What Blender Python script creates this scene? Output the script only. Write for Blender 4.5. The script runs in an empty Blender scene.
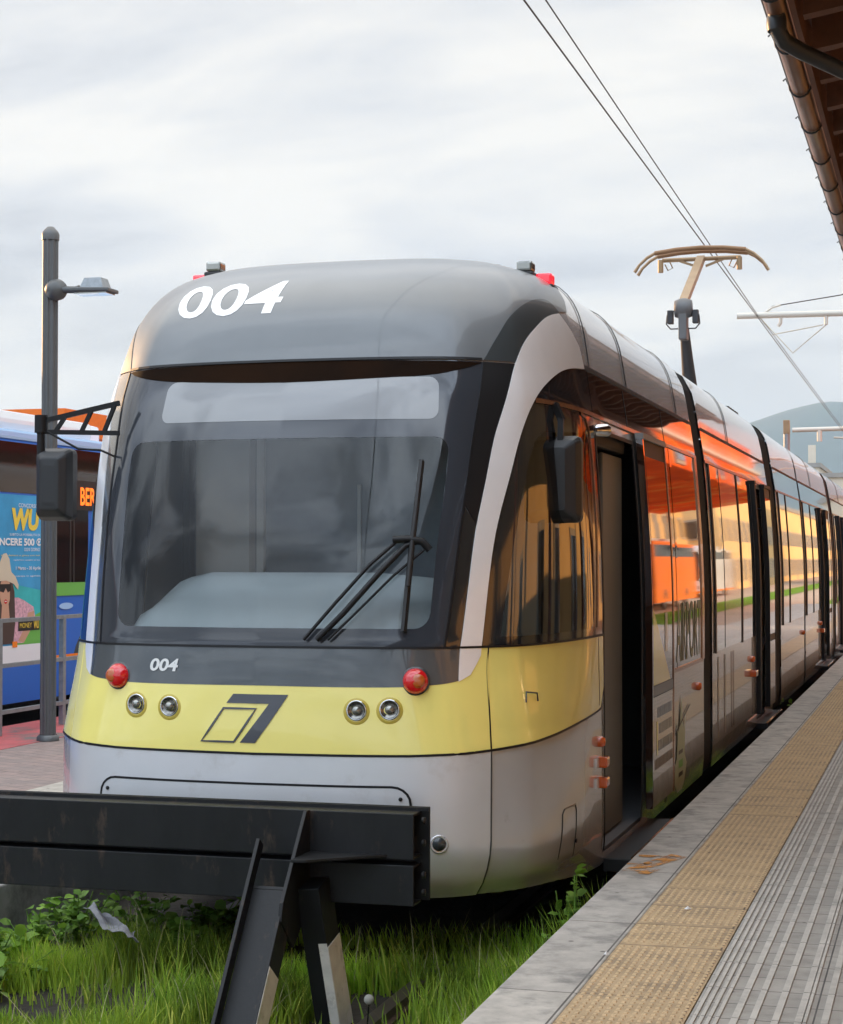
import bpy, bmesh, math, random
from mathutils import Vector, Matrix, geometry, noise
random.seed(7)
SC=bpy.context.scene; COL=SC.collection
R=math.radians
# ------------------------------------------------------------------ materials
def _n(nt,t,**k):
    n=nt.nodes.new(t)
    for a,b in k.items(): setattr(n,a,b)
    return n
def mat(name,col,rough=.5,metal=0,coat=0,var=.0,vscale=6,bump=0,bscale=40,spec=.5,rvar=0,col2=None,thr=None,emit=None,estr=0,ior=1.5,stretch=None,coatr=.03,dirt=None):
    m=bpy.data.materials.new(name); m.use_nodes=True; nt=m.node_tree; L=nt.links.new
    b=nt.nodes['Principled BSDF']; c=tuple(col)+(1,)
    b.inputs['Base Color'].default_value=c; b.inputs['Roughness'].default_value=rough; b.inputs['Metallic'].default_value=metal
    b.inputs['Coat Weight'].default_value=coat; b.inputs['Coat Roughness'].default_value=coatr; b.inputs['IOR'].default_value=ior
    b.inputs['Specular IOR Level'].default_value=spec
    if emit: b.inputs['Emission Color'].default_value=tuple(emit)+(1,); b.inputs['Emission Strength'].default_value=estr
    tc=_n(nt,'ShaderNodeTexCoord'); src=tc.outputs['Object']
    if stretch:
        mp=_n(nt,'ShaderNodeMapping'); mp.inputs['Scale'].default_value=stretch; L(src,mp.inputs['Vector']); src=mp.outputs['Vector']
    cur=None
    if var or col2:
        nz=_n(nt,'ShaderNodeTexNoise'); nz.inputs['Scale'].default_value=vscale; nz.inputs['Detail'].default_value=6; nz.inputs['Roughness'].default_value=.6
        L(src,nz.inputs['Vector'])
        rp=_n(nt,'ShaderNodeValToRGB')
        if col2: a,b2=c,tuple(col2)+(1,)
        else: a=tuple(x*(1-var) for x in col)+(1,); b2=tuple(min(1,x*(1+var)) for x in col)+(1,)
        t=thr or (.3,.7)
        rp.color_ramp.elements[0].position=t[0]; rp.color_ramp.elements[1].position=t[1]
        rp.color_ramp.elements[0].color=a; rp.color_ramp.elements[1].color=b2
        L(nz.outputs['Fac'],rp.inputs['Fac']); L(rp.outputs['Color'],b.inputs['Base Color']); cur=rp.outputs['Color']
        if rvar:
            mr=_n(nt,'ShaderNodeMapRange'); mr.inputs['To Min'].default_value=max(0,rough-rvar); mr.inputs['To Max'].default_value=rough+rvar
            L(nz.outputs['Fac'],mr.inputs['Value']); L(mr.outputs['Result'],b.inputs['Roughness'])
    if dirt:   # (colour, scale, lo, hi): irregular stains
        dz=_n(nt,'ShaderNodeTexNoise'); dz.inputs['Scale'].default_value=dirt[1]; dz.inputs['Detail'].default_value=8; dz.inputs['Roughness'].default_value=.7
        L(src,dz.inputs['Vector']); dr=_n(nt,'ShaderNodeValToRGB')
        dr.color_ramp.elements[0].position=dirt[2]; dr.color_ramp.elements[1].position=dirt[3]
        L(dz.outputs['Fac'],dr.inputs['Fac']); mx=_n(nt,'ShaderNodeMixRGB'); mx.inputs['Color1'].default_value=c
        if cur: L(cur,mx.inputs['Color1'])
        mx.inputs['Color2'].default_value=tuple(dirt[0])+(1,); L(dr.outputs['Color'],mx.inputs['Fac']); L(mx.outputs['Color'],b.inputs['Base Color'])
    if bump:
        bz=_n(nt,'ShaderNodeTexNoise'); bz.inputs['Scale'].default_value=bscale; bz.inputs['Detail'].default_value=5
        L(src,bz.inputs['Vector']); bp=_n(nt,'ShaderNodeBump'); bp.inputs['Strength'].default_value=bump; bp.inputs['Distance'].default_value=.01
        L(bz.outputs['Fac'],bp.inputs['Height']); L(bp.outputs['Normal'],b.inputs['Normal'])
    return m
def glass(name,tint,ior=1.55,trans=1.0):
    m=bpy.data.materials.new(name); m.use_nodes=True; nt=m.node_tree; L=nt.links.new
    for n in list(nt.nodes):
        if n.type!='OUTPUT_MATERIAL': nt.nodes.remove(n)
    out=[n for n in nt.nodes if n.type=='OUTPUT_MATERIAL'][0]
    t=_n(nt,'ShaderNodeBsdfTransparent'); t.inputs['Color'].default_value=tuple(tint)+(1,)
    g=_n(nt,'ShaderNodeBsdfGlossy'); g.inputs['Roughness'].default_value=.01; g.inputs['Color'].default_value=(1,1,1,1)
    f=_n(nt,'ShaderNodeFresnel'); f.inputs['IOR'].default_value=ior
    mx=_n(nt,'ShaderNodeMixShader'); L(f.outputs['Fac'],mx.inputs['Fac']); L(t.outputs['BSDF'],mx.inputs[1]); L(g.outputs['BSDF'],mx.inputs[2]); L(mx.outputs['Shader'],out.inputs['Surface'])
    return m
M={}
M['silver']=mat('silver_paint',(.60,.60,.61),.26,.40,.8,var=.03,vscale=3,dirt=((.22,.21,.20),5,.62,.95))
M['silver_low']=mat('silver_bumper',(.68,.69,.705),.34,.30,.7,dirt=((.50,.48,.45),3.5,.56,.85),var=.03,vscale=4,bump=.015,bscale=300)
M['roofgrey']=mat('grey_roof_paint',(.150,.163,.170),.35,.0,.35,var=.05,vscale=4)
M['darkgrey']=mat('dark_grey_paint',(.085,.095,.102),.25,.2,.7,var=.08,vscale=6,dirt=((.13,.135,.135),7,.60,.85))
M['charcoal']=mat('charcoal_paint',(.045,.053,.056),.35,.1,.4)
M['white']=mat('white_arch_paint',(.88,.87,.87),.28,.1,.7,var=.03,vscale=5)
M['yellow']=mat('yellow_paint',(.95,.83,.23),.25,0,.8,var=.03,vscale=3,dirt=((.80,.66,.22),4,.65,.95))
M['black']=mat('black_trim',(.010,.010,.011),.45,spec=.3)
M['jointgrey']=mat('joint_grey',(.13,.13,.13),.5,.3)
M['blackgloss']=mat('black_glazing_edge',(.018,.02,.023),.08,0,.6,spec=.6)
M['bronze']=mat('brown_glass_band',(.030,.012,.007),.05,0,.9,ior=2.1)
M['darkglass']=mat('dark_side_glass',(.010,.008,.007),.02,0,1,ior=2.4)
M['copper']=mat('copper_trim',(.35,.17,.09),.25,.7,.3)
M['rubber']=mat('rubber',(.018,.018,.019),.6,bump=.05,bscale=60)
M['plastic']=mat('mirror_plastic',(.020,.021,.023),.42,bump=.15,bscale=500)
M['glass']=glass('windscreen_glass',(.88,.93,.95),1.5)
M['sideglass']=glass('cab_side_glass',(.42,.42,.38),2.0)
M['frit']=mat('windscreen_border',(.040,.044,.052),.07,0,.3,ior=1.5)
M['banner']=mat('destination_blind',(.20,.205,.21),.30,0,1)
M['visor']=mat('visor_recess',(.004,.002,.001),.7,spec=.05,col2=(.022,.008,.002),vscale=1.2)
M['chrome']=mat('chrome',(.62,.62,.62),.12,1)
M['redlens']=mat('red_lens',(.55,.008,.012),.12,0,1,emit=(1,.02,.02),estr=.06)
M['redlit']=mat('red_marker_lit',(.6,.01,.02),.15,0,1,emit=(1,.03,.05),estr=.8)
M['amber']=mat('amber_lens',(.60,.10,.015),.2,0,1)
M['amberin']=mat('amber_insert',(.5,.10,.01),.3,0,1)
M['lens']=mat('clear_lens',(.28,.28,.25),.08,.6,1)
M['partition']=mat('cab_partition_grey',(.27,.30,.33),.5,var=.1)
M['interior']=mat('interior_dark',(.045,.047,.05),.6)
M['intgrey']=mat('interior_grey',(.60,.64,.64),.5,var=.04)
M['intlight']=mat('interior_pale',(.58,.61,.60),.5)
M['leafgrey']=mat('door_inner_grey',(.13,.135,.13),.45)
M['floor']=mat('tram_floor',(.16,.16,.165),.6)
M['decalw']=mat('white_lettering',(.78,.78,.76),.4,0,.5)
M['decald']=mat('slate_marking',(.055,.06,.075),.3,0,.7)
M['decalg']=mat('greygreen_lettering',(.36,.40,.32),.6,spec=.2)
M['stickerg']=mat('pale_green_sticker',(.46,.54,.42),.6,spec=.2)
M['stopblk']=mat('black_painted_steel',(.011,.0115,.0125),.50,.0,.0,spec=.3,var=.3,vscale=6,bump=.10,bscale=45,rvar=.12,stretch=(1,1,.35),dirt=((.075,.050,.036),11,.585,.74))
M['stopwht']=mat('worn_white_paint',(.70,.67,.62),.6,var=.10,vscale=14,bump=.05,bscale=80,dirt=((.16,.13,.10),9,.55,.8))
M['pole']=mat('grey_lamp_paint',(.10,.102,.10),.45,.2,.1,var=.08)
M['galv']=mat('galvanised_steel',(.28,.30,.31),.45,.6,var=.15,vscale=18)
M['concrete']=mat('coping_stone',(.26,.25,.235),.8,var=.22,vscale=5,bump=.35,bscale=60,dirt=((.12,.115,.11),3.2,.5,.75))
M['side_wall']=mat('platform_side_concrete',(.22,.215,.20),.9,var=.25,vscale=4,bump=.3,bscale=30,dirt=((.07,.07,.06),3,.45,.7))
M['soil']=mat('soil',(.030,.024,.018),.95,var=.4,vscale=9,bump=.8,bscale=25)
M['asphalt']=mat('asphalt',(.055,.055,.057),.85,var=.15,vscale=3,bump=.2,bscale=120)
M['pinkpave']=mat('sunlit_paving',(.40,.30,.23),.95,spec=.05,var=.12,vscale=.6)
M['lawn']=mat('lawn',(.12,.22,.02),.95,spec=.05,var=.3,vscale=1.5)
M['redlane']=mat('red_asphalt',(.46,.10,.10),.85,var=.2,vscale=2.5,bump=.2,bscale=120,dirt=((.16,.13,.12),1.6,.5,.62))
M['rust']=mat('rusty_rail',(.075,.045,.030),.7,.3,var=.3,vscale=20)
M['railtop']=mat('rail_head',(.17,.14,.12),.4,.8)
M['cream']=mat('cream_stucco',(.82,.57,.27),.95,spec=.05,var=.08,vscale=.6,dirt=((.55,.38,.20),.5,.5,.8))
M['ochre']=mat('ochre_stucco',(.74,.44,.17),.95,spec=.05,var=.08,vscale=.6)
M['greystucco']=mat('grey_stucco',(.30,.29,.27),.9,var=.08,vscale=.5)
M['stationwall']=mat('station_stucco',(.42,.39,.34),.9,var=.1,vscale=.6)
M['tile']=mat('terracotta_tiles',(.40,.12,.06),.85,var=.25,vscale=3)
M['orange']=mat('orange_cladding',(.85,.20,.04),.9,spec=.1,var=.06)
M['palestucco']=mat('pale_stucco',(.62,.56,.46),.9,spec=.1,var=.08,vscale=.5)
M['busglass']=mat('bus_window_glass',(.012,.010,.010),.05,0,0,ior=1.35)
M['orangered']=mat('red_orange_fascia',(.90,.11,.012),.95,spec=.05,var=.35,vscale=.45,dirt=((.80,.30,.06),.5,.52,.58))
M['winpane']=mat('window_pane',(.03,.035,.04),.08,0,.6)
M['winframe']=mat('window_frame',(.38,.33,.26),.6)
M['wood']=mat('stained_timber',(.15,.062,.036),.65,var=.35,vscale=5,stretch=(1,.25,1),bump=.1,bscale=30)
M['woodd']=mat('canopy_boards',(.085,.038,.024),.75,var=.35,vscale=5,stretch=(.4,3,1))
M['gutter']=mat('brown_gutter',(.19,.095,.055),.42,.3,.1,var=.08,vscale=4)
M['pipe']=mat('grey_downpipe',(.05,.053,.057),.4,.2)
M['steelgold']=mat('cream_steel',(.62,.58,.50),.5,.1)
M['lampdark']=mat('lamp_bowl',(.22,.21,.19),.15,.8)
M['panto']=mat('pantograph_steel',(.33,.22,.12),.45,.4,var=.1)
M['pantod']=mat('dark_insulating_boot',(.035,.035,.037),.6)
M['carbon']=mat('collector_strip',(.24,.13,.06),.5,.3)
M['wire']=mat('copper_wire',(.07,.065,.06),.5,.5)
M['busblue']=mat('bus_blue',(.02,.13,.50),.4,0,.05,spec=.15)
M['bussky']=mat('bus_light_blue',(.36,.58,.88),.25,0,.7)
M['buswhite']=mat('bus_white',(.80,.80,.80),.3,0,.6)
M['busorange']=mat('bus_orange',(.85,.22,.02),.6,0,.1,spec=.1)
M['adblue']=mat('advert_blue',(.06,.32,.56),.5,0,0,spec=.1,var=.18,vscale=1.6)
M['adsea']=mat('advert_turquoise',(.05,.42,.42),.5,0,0,spec=.1,var=.2,vscale=3)
M['adyel']=mat('advert_yellow',(.82,.58,.06),.4)
M['adwht']=mat('advert_white',(.78,.78,.78),.4)
M['adgreen']=mat('advert_green',(.12,.42,.06),.4)
M['skin']=mat('printed_skin',(.55,.30,.19),.5)
M['hair']=mat('printed_hair',(.055,.03,.022),.5)
M['hat']=mat('printed_hat',(.62,.52,.38),.5)
M['shirt']=mat('printed_shirt',(.62,.34,.40),.5,var=.35,vscale=30)
M['led']=mat('amber_leds',(.3,.05,.0),.5,emit=(1,.16,.01),estr=1.3)
M['paper']=mat('crumpled_paper',(.26,.26,.28),.7,var=.3,vscale=16)
M['pillarpanel']=mat('pale_bronze_panel',(.20,.16,.13),.12,.3,1)
M['carpaint']=mat('dark_car',(.02,.02,.025),.2,0,.8)
def leafmat(name,c1,c2,tr=.35):
    m=mat(name,c1,.55,col2=c2,vscale=2.2,thr=(.35,.65),spec=.3); nt=m.node_tree; L=nt.links.new
    b=nt.nodes['Principled BSDF']; out=[n for n in nt.nodes if n.type=='OUTPUT_MATERIAL'][0]
    t=_n(nt,'ShaderNodeBsdfTranslucent'); src=b.inputs['Base Color'].links[0].from_socket
    at=_n(nt,'ShaderNodeAttribute'); at.attribute_name='tone'
    mm=_n(nt,'ShaderNodeMixRGB'); mm.blend_type='MULTIPLY'; mm.inputs['Fac'].default_value=1
    L(src,mm.inputs['Color1']); L(at.outputs['Color'],mm.inputs['Color2'])
    L(mm.outputs['Color'],b.inputs['Base Color']); L(mm.outputs['Color'],t.inputs['Color'])
    mx=_n(nt,'ShaderNodeMixShader'); mx.inputs['Fac'].default_value=tr
    L(b.outputs['BSDF'],mx.inputs[1]); L(t.outputs['BSDF'],mx.inputs[2]); L(mx.outputs['Shader'],out.inputs['Surface']); return m
M['grass']=leafmat('grass_blades',(.19,.36,.04),(.34,.50,.085),.4)
M['weed']=leafmat('weed_leaves',(.14,.29,.045),(.26,.42,.08),.35)
M['tree']=leafmat('tree_leaves',(.05,.09,.02),(.09,.13,.03),.3)
# ------------------------------------------------------------------ objects
def tag(o,label=None,cat=None,group=None,kind=None):
    if label: o['label']=label
    if cat: o['category']=cat
    if group: o['group']=group
    if kind: o['kind']=kind
    return o
def thing(name,label,cat,loc,group=None):
    o=bpy.data.objects.new(name,None); COL.objects.link(o); o.location=loc; o['wo']=tuple(loc); o.empty_display_size=.2
    return tag(o,label,cat,group)
def worg(o):
    return Vector(o['wo']) if 'wo' in o.keys() else Vector((0,0,0))
class MB:
    def __init__(s): s.v=[]; s.f=[]; s.n=[]; s.sm=[]
    def add(s,vs,fs,smooth=False):
        k=len(s.v); s.v+= [tuple(p) for p in vs]; s.f+=[tuple(i+k for i in f) for f in fs]; s.sm+=[smooth]*len(fs)
    def box(s,x0,x1,y0,y1,z0,z1,mtx=None,bev=0):
        if bev:
            bm=bmesh.new(); bmesh.ops.create_cube(bm,size=1)
            for v in bm.verts: v.co=Vector(((x0+x1)/2+v.co.x*(x1-x0),(y0+y1)/2+v.co.y*(y1-y0),(z0+z1)/2+v.co.z*(z1-z0)))
            bmesh.ops.bevel(bm,geom=bm.edges[:],offset=bev,segments=2,affect='EDGES',profile=.6)
            bm.verts.index_update(); vs=[v.co.copy() for v in bm.verts]; fs=[[v.index for v in f.verts] for f in bm.faces]; bm.free()
        else:
            vs=[Vector(p) for p in ((x0,y0,z0),(x1,y0,z0),(x1,y1,z0),(x0,y1,z0),(x0,y0,z1),(x1,y0,z1),(x1,y1,z1),(x0,y1,z1))]
            fs=[(0,3,2,1),(4,5,6,7),(0,1,5,4),(1,2,6,5),(2,3,7,6),(3,0,4,7)]
        if mtx: vs=[mtx@v for v in vs]
        s.add(vs,fs); return s
    def tube(s,pts,r,n=10,cap=True,smooth=True,rs=None):
        pts=[Vector(p) for p in pts]; k=len(pts); rings=[]; up=None
        for i,p in enumerate(pts):
            d=(pts[min(i+1,k-1)]-pts[max(i-1,0)]).normalized()
            if up is None: up=Vector((0,0,1)) if abs(d.z)<.9 else Vector((1,0,0))
            a=d.cross(up).normalized(); b=a.cross(d).normalized(); up=b; rr=rs[i] if rs else r
            rings.append([p+a*rr*math.cos(2*math.pi*j/n)+b*rr*math.sin(2*math.pi*j/n) for j in range(n)])
        vs=[q for g in rings for q in g]; fs=[]
        for i in range(k-1):
            for j in range(n): fs.append((i*n+j,i*n+(j+1)%n,(i+1)*n+(j+1)%n,(i+1)*n+j))
        s.add(vs,fs,smooth)
        if cap: s.add(rings[0],[tuple(range(n))]); s.add(rings[-1],[tuple(range(n-1,-1,-1))])
        return s
    def bar(s,p,q,w,h,up=(0,0,1)):
        p=Vector(p);q=Vector(q);d=(q-p).normalized();u=Vector(up); a=d.cross(u).normalized(); b=a.cross(d).normalized()
        vs=[r+a*(i*w/2)+b*(j*h/2) for r in (p,q) for i,j in ((-1,-1),(1,-1),(1,1),(-1,1))]
        s.add(vs,[(0,1,2,3),(7,6,5,4),(0,4,5,1),(1,5,6,2),(2,6,7,3),(3,7,4,0)]); return s
    def prism(s,poly,d):   # planar polygon extruded by vector d
        d=Vector(d);k=len(poly);poly=[Vector(p) for p in poly]
        s.add(poly+[p+d for p in poly],[tuple(range(k-1,-1,-1)),tuple(range(k,2*k))]+[(i,(i+1)%k,(i+1)%k+k,i+k) for i in range(k)]); return s
    def lathe(s,prof,org,axis,n=20,smooth=True):   # prof (r,h) along axis
        ax=Vector(axis).normalized(); u=Vector((0,0,1)) if abs(ax.z)<.9 else Vector((1,0,0)); a=ax.cross(u).normalized(); b=ax.cross(a)
        o=Vector(org); vs=[]
        for r,h in prof:
            for j in range(n): t=2*math.pi*j/n; vs.append(o+ax*h+a*r*math.cos(t)+b*r*math.sin(t))
        fs=[(i*n+j,i*n+(j+1)%n,(i+1)*n+(j+1)%n,(i+1)*n+j) for i in range(len(prof)-1) for j in range(n)]
        s.add(vs,fs,smooth); return s
    def build(s,name,m,parent=None,mods=None,bev=0,fixn=True):
        me=bpy.data.meshes.new(name); w=worg(parent) if parent else Vector((0,0,0))
        me.from_pydata([(p[0]-w.x,p[1]-w.y,p[2]-w.z) for p in s.v],[],s.f); me.materials.append(M[m] if isinstance(m,str) else m)
        for p,q in zip(me.polygons,s.sm): p.use_smooth=q
        if fixn and len(s.f)<20000:
            bm=bmesh.new(); bm.from_mesh(me); bmesh.ops.recalc_face_normals(bm,faces=bm.faces[:]); bm.to_mesh(me); bm.free()
        o=bpy.data.objects.new(name,me); COL.objects.link(o)
        if parent: o.parent=parent; o['wo']=tuple(w)
        if bev:
            b=o.modifiers.new('b','BEVEL'); b.width=bev; b.segments=2; b.limit_method='ANGLE'
        return o
def copy_tree(o,dx,label=None,parent=None):
    c=o.copy(); COL.objects.link(c)
    if parent: c.parent=parent
    else:
        c.location=Vector(o.location)+Vector(dx); c['wo']=tuple(c.location)
        if label: c['label']=label
    for ch in list(o.children): copy_tree(ch,dx,None,c)
    return c
HAZE=1.8e-4; SUNS=5.0; EXPO=0.60
XC=-2.95; YE=9.6
PROF=[(.16,1.235,7.72,.935),(.22,1.243,7.70,.96),(.35,1.25,7.585,1.07),(.5,1.25,7.56,1.115),(.88,1.25,7.57,1.115),(1.0,1.25,7.575,1.085),(1.36,1.25,7.60,.998),(1.42,1.25,7.614,.998),
(1.8,1.24,7.70,1.005),(2.2,1.215,7.82,1.03),(2.5,1.19,7.92,1.03),(2.67,1.165,7.99,1.015),(2.77,1.15,8.03,1.005),(2.9,1.13,8.10,.99),(3.0,1.11,8.19,.975),
(3.1,1.07,8.32,.96),(3.17,1.02,8.45,.95),(3.22,.95,8.57,.93),(3.265,.80,8.74,.93),(3.29,.6,8.92,.95),(3.303,.35,9.08,1),(3.308,0,9.2,1)]
PLAN=[(0,0),(.3,.012),(.5,.035),(.8,.12),(.975,.28),(1.1,.47),(1.2,.95),(1.24,1.45),(1.25,2.03)]
def pchip(xs,ys):
    n=len(xs);h=[xs[i+1]-xs[i] for i in range(n-1)];d=[(ys[i+1]-ys[i])/h[i] for i in range(n-1)]
    m=[d[0]]+[0]*(n-2)+[d[-1]]
    for i in range(1,n-1):
        if d[i-1]*d[i]>0:
            a=2*h[i]+h[i-1];b=h[i]+2*h[i-1];m[i]=(a+b)/(a/d[i-1]+b/d[i])
    def f(x):
        if x<=xs[0]: return ys[0]+m[0]*(x-xs[0])
        if x>=xs[-1]: return ys[-1]+m[-1]*(x-xs[-1])
        lo=0;hi=n-1
        while hi-lo>1:
            k=(lo+hi)//2
            if xs[k]<=x: lo=k
            else: hi=k
        t=(x-xs[lo])/h[lo];t2=t*t;t3=t2*t
        return (2*t3-3*t2+1)*ys[lo]+(t3-2*t2+t)*h[lo]*m[lo]+(-2*t3+3*t2)*ys[hi]+(t3-t2)*h[lo]*m[hi]
    return f
V=[0]
for i in range(1,len(PROF)): V.append(V[-1]+math.hypot(PROF[i][0]-PROF[i-1][0],PROF[i][1]-PROF[i-1][1]))
VM=V[-1]
fz=pchip(V,[p[0] for p in PROF]);fw=pchip(V,[p[1] for p in PROF]);fy=pchip(V,[p[2] for p in PROF]);fn=pchip(V,[p[3] for p in PROF])
zv=pchip([p[0] for p in PROF],V)
A=[0]
for i in range(1,len(PLAN)): A.append(A[-1]+math.hypot(PLAN[i][0]-PLAN[i-1][0],PLAN[i][1]-PLAN[i-1][1]))
AE=A[-1]
px=pchip(A,[p[0] for p in PLAN]);py=pchip(A,[p[1] for p in PLAN])
def S(a,v):
    "plan arc coordinate a (negative = left), profile coordinate v"
    s=-1 if a<0 else 1;a=abs(a);v=min(max(v,0),VM)
    w=fw(v)/1.25
    if a>=AE: return (XC+s*w*1.25,YE+a-AE,fz(v))
    y0=fy(v);b=1-a/AE;b=b*b*(3-2*b)
    return (XC+s*px(a)*w*(1+(fn(v)-1)*b),y0+py(a)*(YE-y0)/2.03,fz(v))
# ------------------------------------------------------------------ tram skin
def zpt(a,z,off=0): return SP(a,zv(z),off)
def snorm(a,v):
    e=2e-3; v=min(max(v,e),VM-.03)
    if abs(a)<e: a=e if a>=0 else -e
    p=Vector(S(a,v)); q=Vector(S(a+e,v)); r=Vector(S(a,v+e))
    n=(q-p).cross(r-p)
    return n.normalized() if n.length>1e-12 else Vector((0,0,1))
def SP(a,v,off=0):
    p=Vector(S(a,v))
    return p+snorm(a,v)*off if off else p
def pip(p,poly):
    x,y=p;c=False;j=len(poly)-1
    for i in range(len(poly)):
        xi,yi=poly[i];xj,yj=poly[j]
        if (yi>y)!=(yj>y) and x<(xj-xi)*(y-yi)/(yj-yi)+xi: c=not c
        j=i
    return c
def dens(poly,st):
    out=[]
    for i,p in enumerate(poly):
        q=poly[(i+1)%len(poly)]; d=math.hypot(q[0]-p[0],q[1]-p[1]); k=max(1,int(d/st))
        for j in range(k): out.append((p[0]+(q[0]-p[0])*j/k,p[1]+(q[1]-p[1])*j/k))
    return out
def smooth_poly(pts,closed=False,n=6):
    "Catmull-Rom through an open point list"
    out=[];k=len(pts)
    for i in range(k-1):
        p0=pts[max(i-1,0)];p1=pts[i];p2=pts[i+1];p3=pts[min(i+2,k-1)]
        for j in range(n):
            t=j/n; out.append(tuple(.5*((2*p1[c])+(-p0[c]+p2[c])*t+(2*p0[c]-5*p1[c]+4*p2[c]-p3[c])*t*t+(-p0[c]+3*p1[c]-3*p2[c]+p3[c])*t**3) for c in (0,1)))
    out.append(pts[-1]); return out
def rrect(a0,a1,z0,z1,r,n=5):
    o=[]
    for cx,cz,s in ((a1-r,z1-r,0),(a0+r,z1-r,1),(a0+r,z0+r,2),(a1-r,z0+r,3)):
        for j in range(n+1):
            t=math.pi/2*(s+j/n); o.append((cx+r*math.cos(t),cz+r*math.sin(t)))
    return o
def cdt(outer,holes,ga,gv):
    "outer/holes in (a,v); grid lines ga, gv -> verts, tris"
    amin=min(p[0] for p in outer);amax=max(p[0] for p in outer);vmin=min(p[1] for p in outer);vmax=max(p[1] for p in outer)
    polys=[outer]+holes; pts=[];ed=[]
    for P in polys:
        k=len(pts); pts+=P; ed+=[(k+i,k+(i+1)%len(P)) for i in range(len(P))]
    bnd=list(pts); cell={}
    for p in bnd: cell.setdefault((round(p[0]/.05),round(p[1]/.05)),[]).append(p)
    for a in ga:
        if not(amin+1e-4<a<amax-1e-4): continue
        for v in gv:
            if not(vmin+1e-4<v<vmax-1e-4): continue
            if not pip((a,v),outer) or any(pip((a,v),h) for h in holes): continue
            ci=(round(a/.05),round(v/.05)); near=False
            for i in (-1,0,1):
                for j in (-1,0,1):
                    for q in cell.get((ci[0]+i,ci[1]+j),()):
                        if abs(q[0]-a)+abs(q[1]-v)<.016: near=True
            if not near: pts.append((a,v))
    V2,E2,F2,_,_,_=geometry.delaunay_2d_cdt([Vector(p) for p in pts],ed,[],0,1e-6)
    F=[]
    for f in F2:
        c=(sum(V2[i].x for i in f)/len(f),sum(V2[i].y for i in f)/len(f))
        if pip(c,outer) and not any(pip(c,h) for h in holes):
            (x0,y0),(x1,y1),(x2,y2)=[tuple(V2[i]) for i in f[:3]]
            F.append(tuple(f) if (x1-x0)*(y2-y0)-(x2-x0)*(y1-y0)>0 else tuple(reversed(f)))
    return V2,F
def frange(a,b,s):
    k=max(1,int(round((b-a)/s))); return [a+(b-a)*i/k for i in range(k+1)]
def gridA(amin,amax):
    g=[]
    for a in frange(-AE,AE,.045):
        g.append(a)
    a=AE+.25
    while a<amax: g.append(a); a+=.25
    a=-AE-.25
    while a>amin: g.append(a); a-=.25
    return [x+.0013 for x in g if amin<x<amax]
GV=frange(0,VM,.03)
def patch(name,outer,m,parent,holes=(),off=.004,thick=.004,dz=True,step=.06,mb=None):
    "a panel that lies on the tram's skin; outline given in (a,z) unless dz is False (a,v)"
    conv=(lambda P:[(a,zv(z)) for a,z in P]) if dz else (lambda P:list(P))
    o2=dens(conv(outer),step); h2=[dens(conv(h),step) for h in holes]
    amin=min(p[0] for p in o2);amax=max(p[0] for p in o2)
    oc=conv(outer); isrect=len(oc)==4 and not h2 and abs(oc[0][1]-oc[1][1])<1e-9 and abs(oc[2][1]-oc[3][1])<1e-9 and min(abs(p[0]) for p in oc)>AE-.5 and oc[0][0]*oc[1][0]>0
    if isrect:
        v0,v1=min(p[1] for p in oc),max(p[1] for p in oc); ga=frange(amin,amax,.2); gv=frange(v0,v1,.03); V2=[Vector((a,v)) for v in gv for a in ga]; na=len(ga); F=[]
        for j in range(len(gv)-1):
            for i in range(na-1):
                q=j*na+i; F+=[(q,q+1,q+na+1),(q,q+na+1,q+na)]
    else: V2,F=cdt(o2,h2,gridA(amin,amax),GV)
    vs=[];ns=[]
    for p in V2:
        n=snorm(p[0],p[1]); vs.append(Vector(S(p[0],p[1]))+n*off); ns.append(n)
    fs=list(F); k=len(vs)
    if thick:
        cnt={}
        for f in F:
            for i in range(3):
                e=(f[i],f[(i+1)%3]); cnt[e]=cnt.get(e,0)+1
        bd=[e for e in cnt if (e[1],e[0]) not in cnt]; mp={}
        for e in bd:
            q=[]
            for i in e:
                q.append(len(vs)); vs.append(vs[i].copy()); ns.append(None)      # sharp copy
            for i in (e[1],e[0]):
                q.append(len(vs)); vs.append(Vector(vs[i])-ns[i]*thick); ns.append(None)
            fs.append((q[1],q[0],q[3],q[2]))
    w=worg(parent) if parent else Vector((0,0,0))
    me=bpy.data.meshes.new(name); me.from_pydata([tuple(p-w) for p in vs],[],fs); me.materials.append(M[m] if isinstance(m,str) else m)
    for i,p in enumerate(me.polygons): p.use_smooth=(i<len(F))
    me.update()
    nl=[]
    for i,n in enumerate(ns): nl.append(tuple(n) if n is not None else (0,0,0))
    me.normals_split_custom_set_from_vertices(nl)
    o=bpy.data.objects.new(name,me); COL.objects.link(o)
    if parent: o.parent=parent; o['wo']=tuple(w)
    return o
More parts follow.
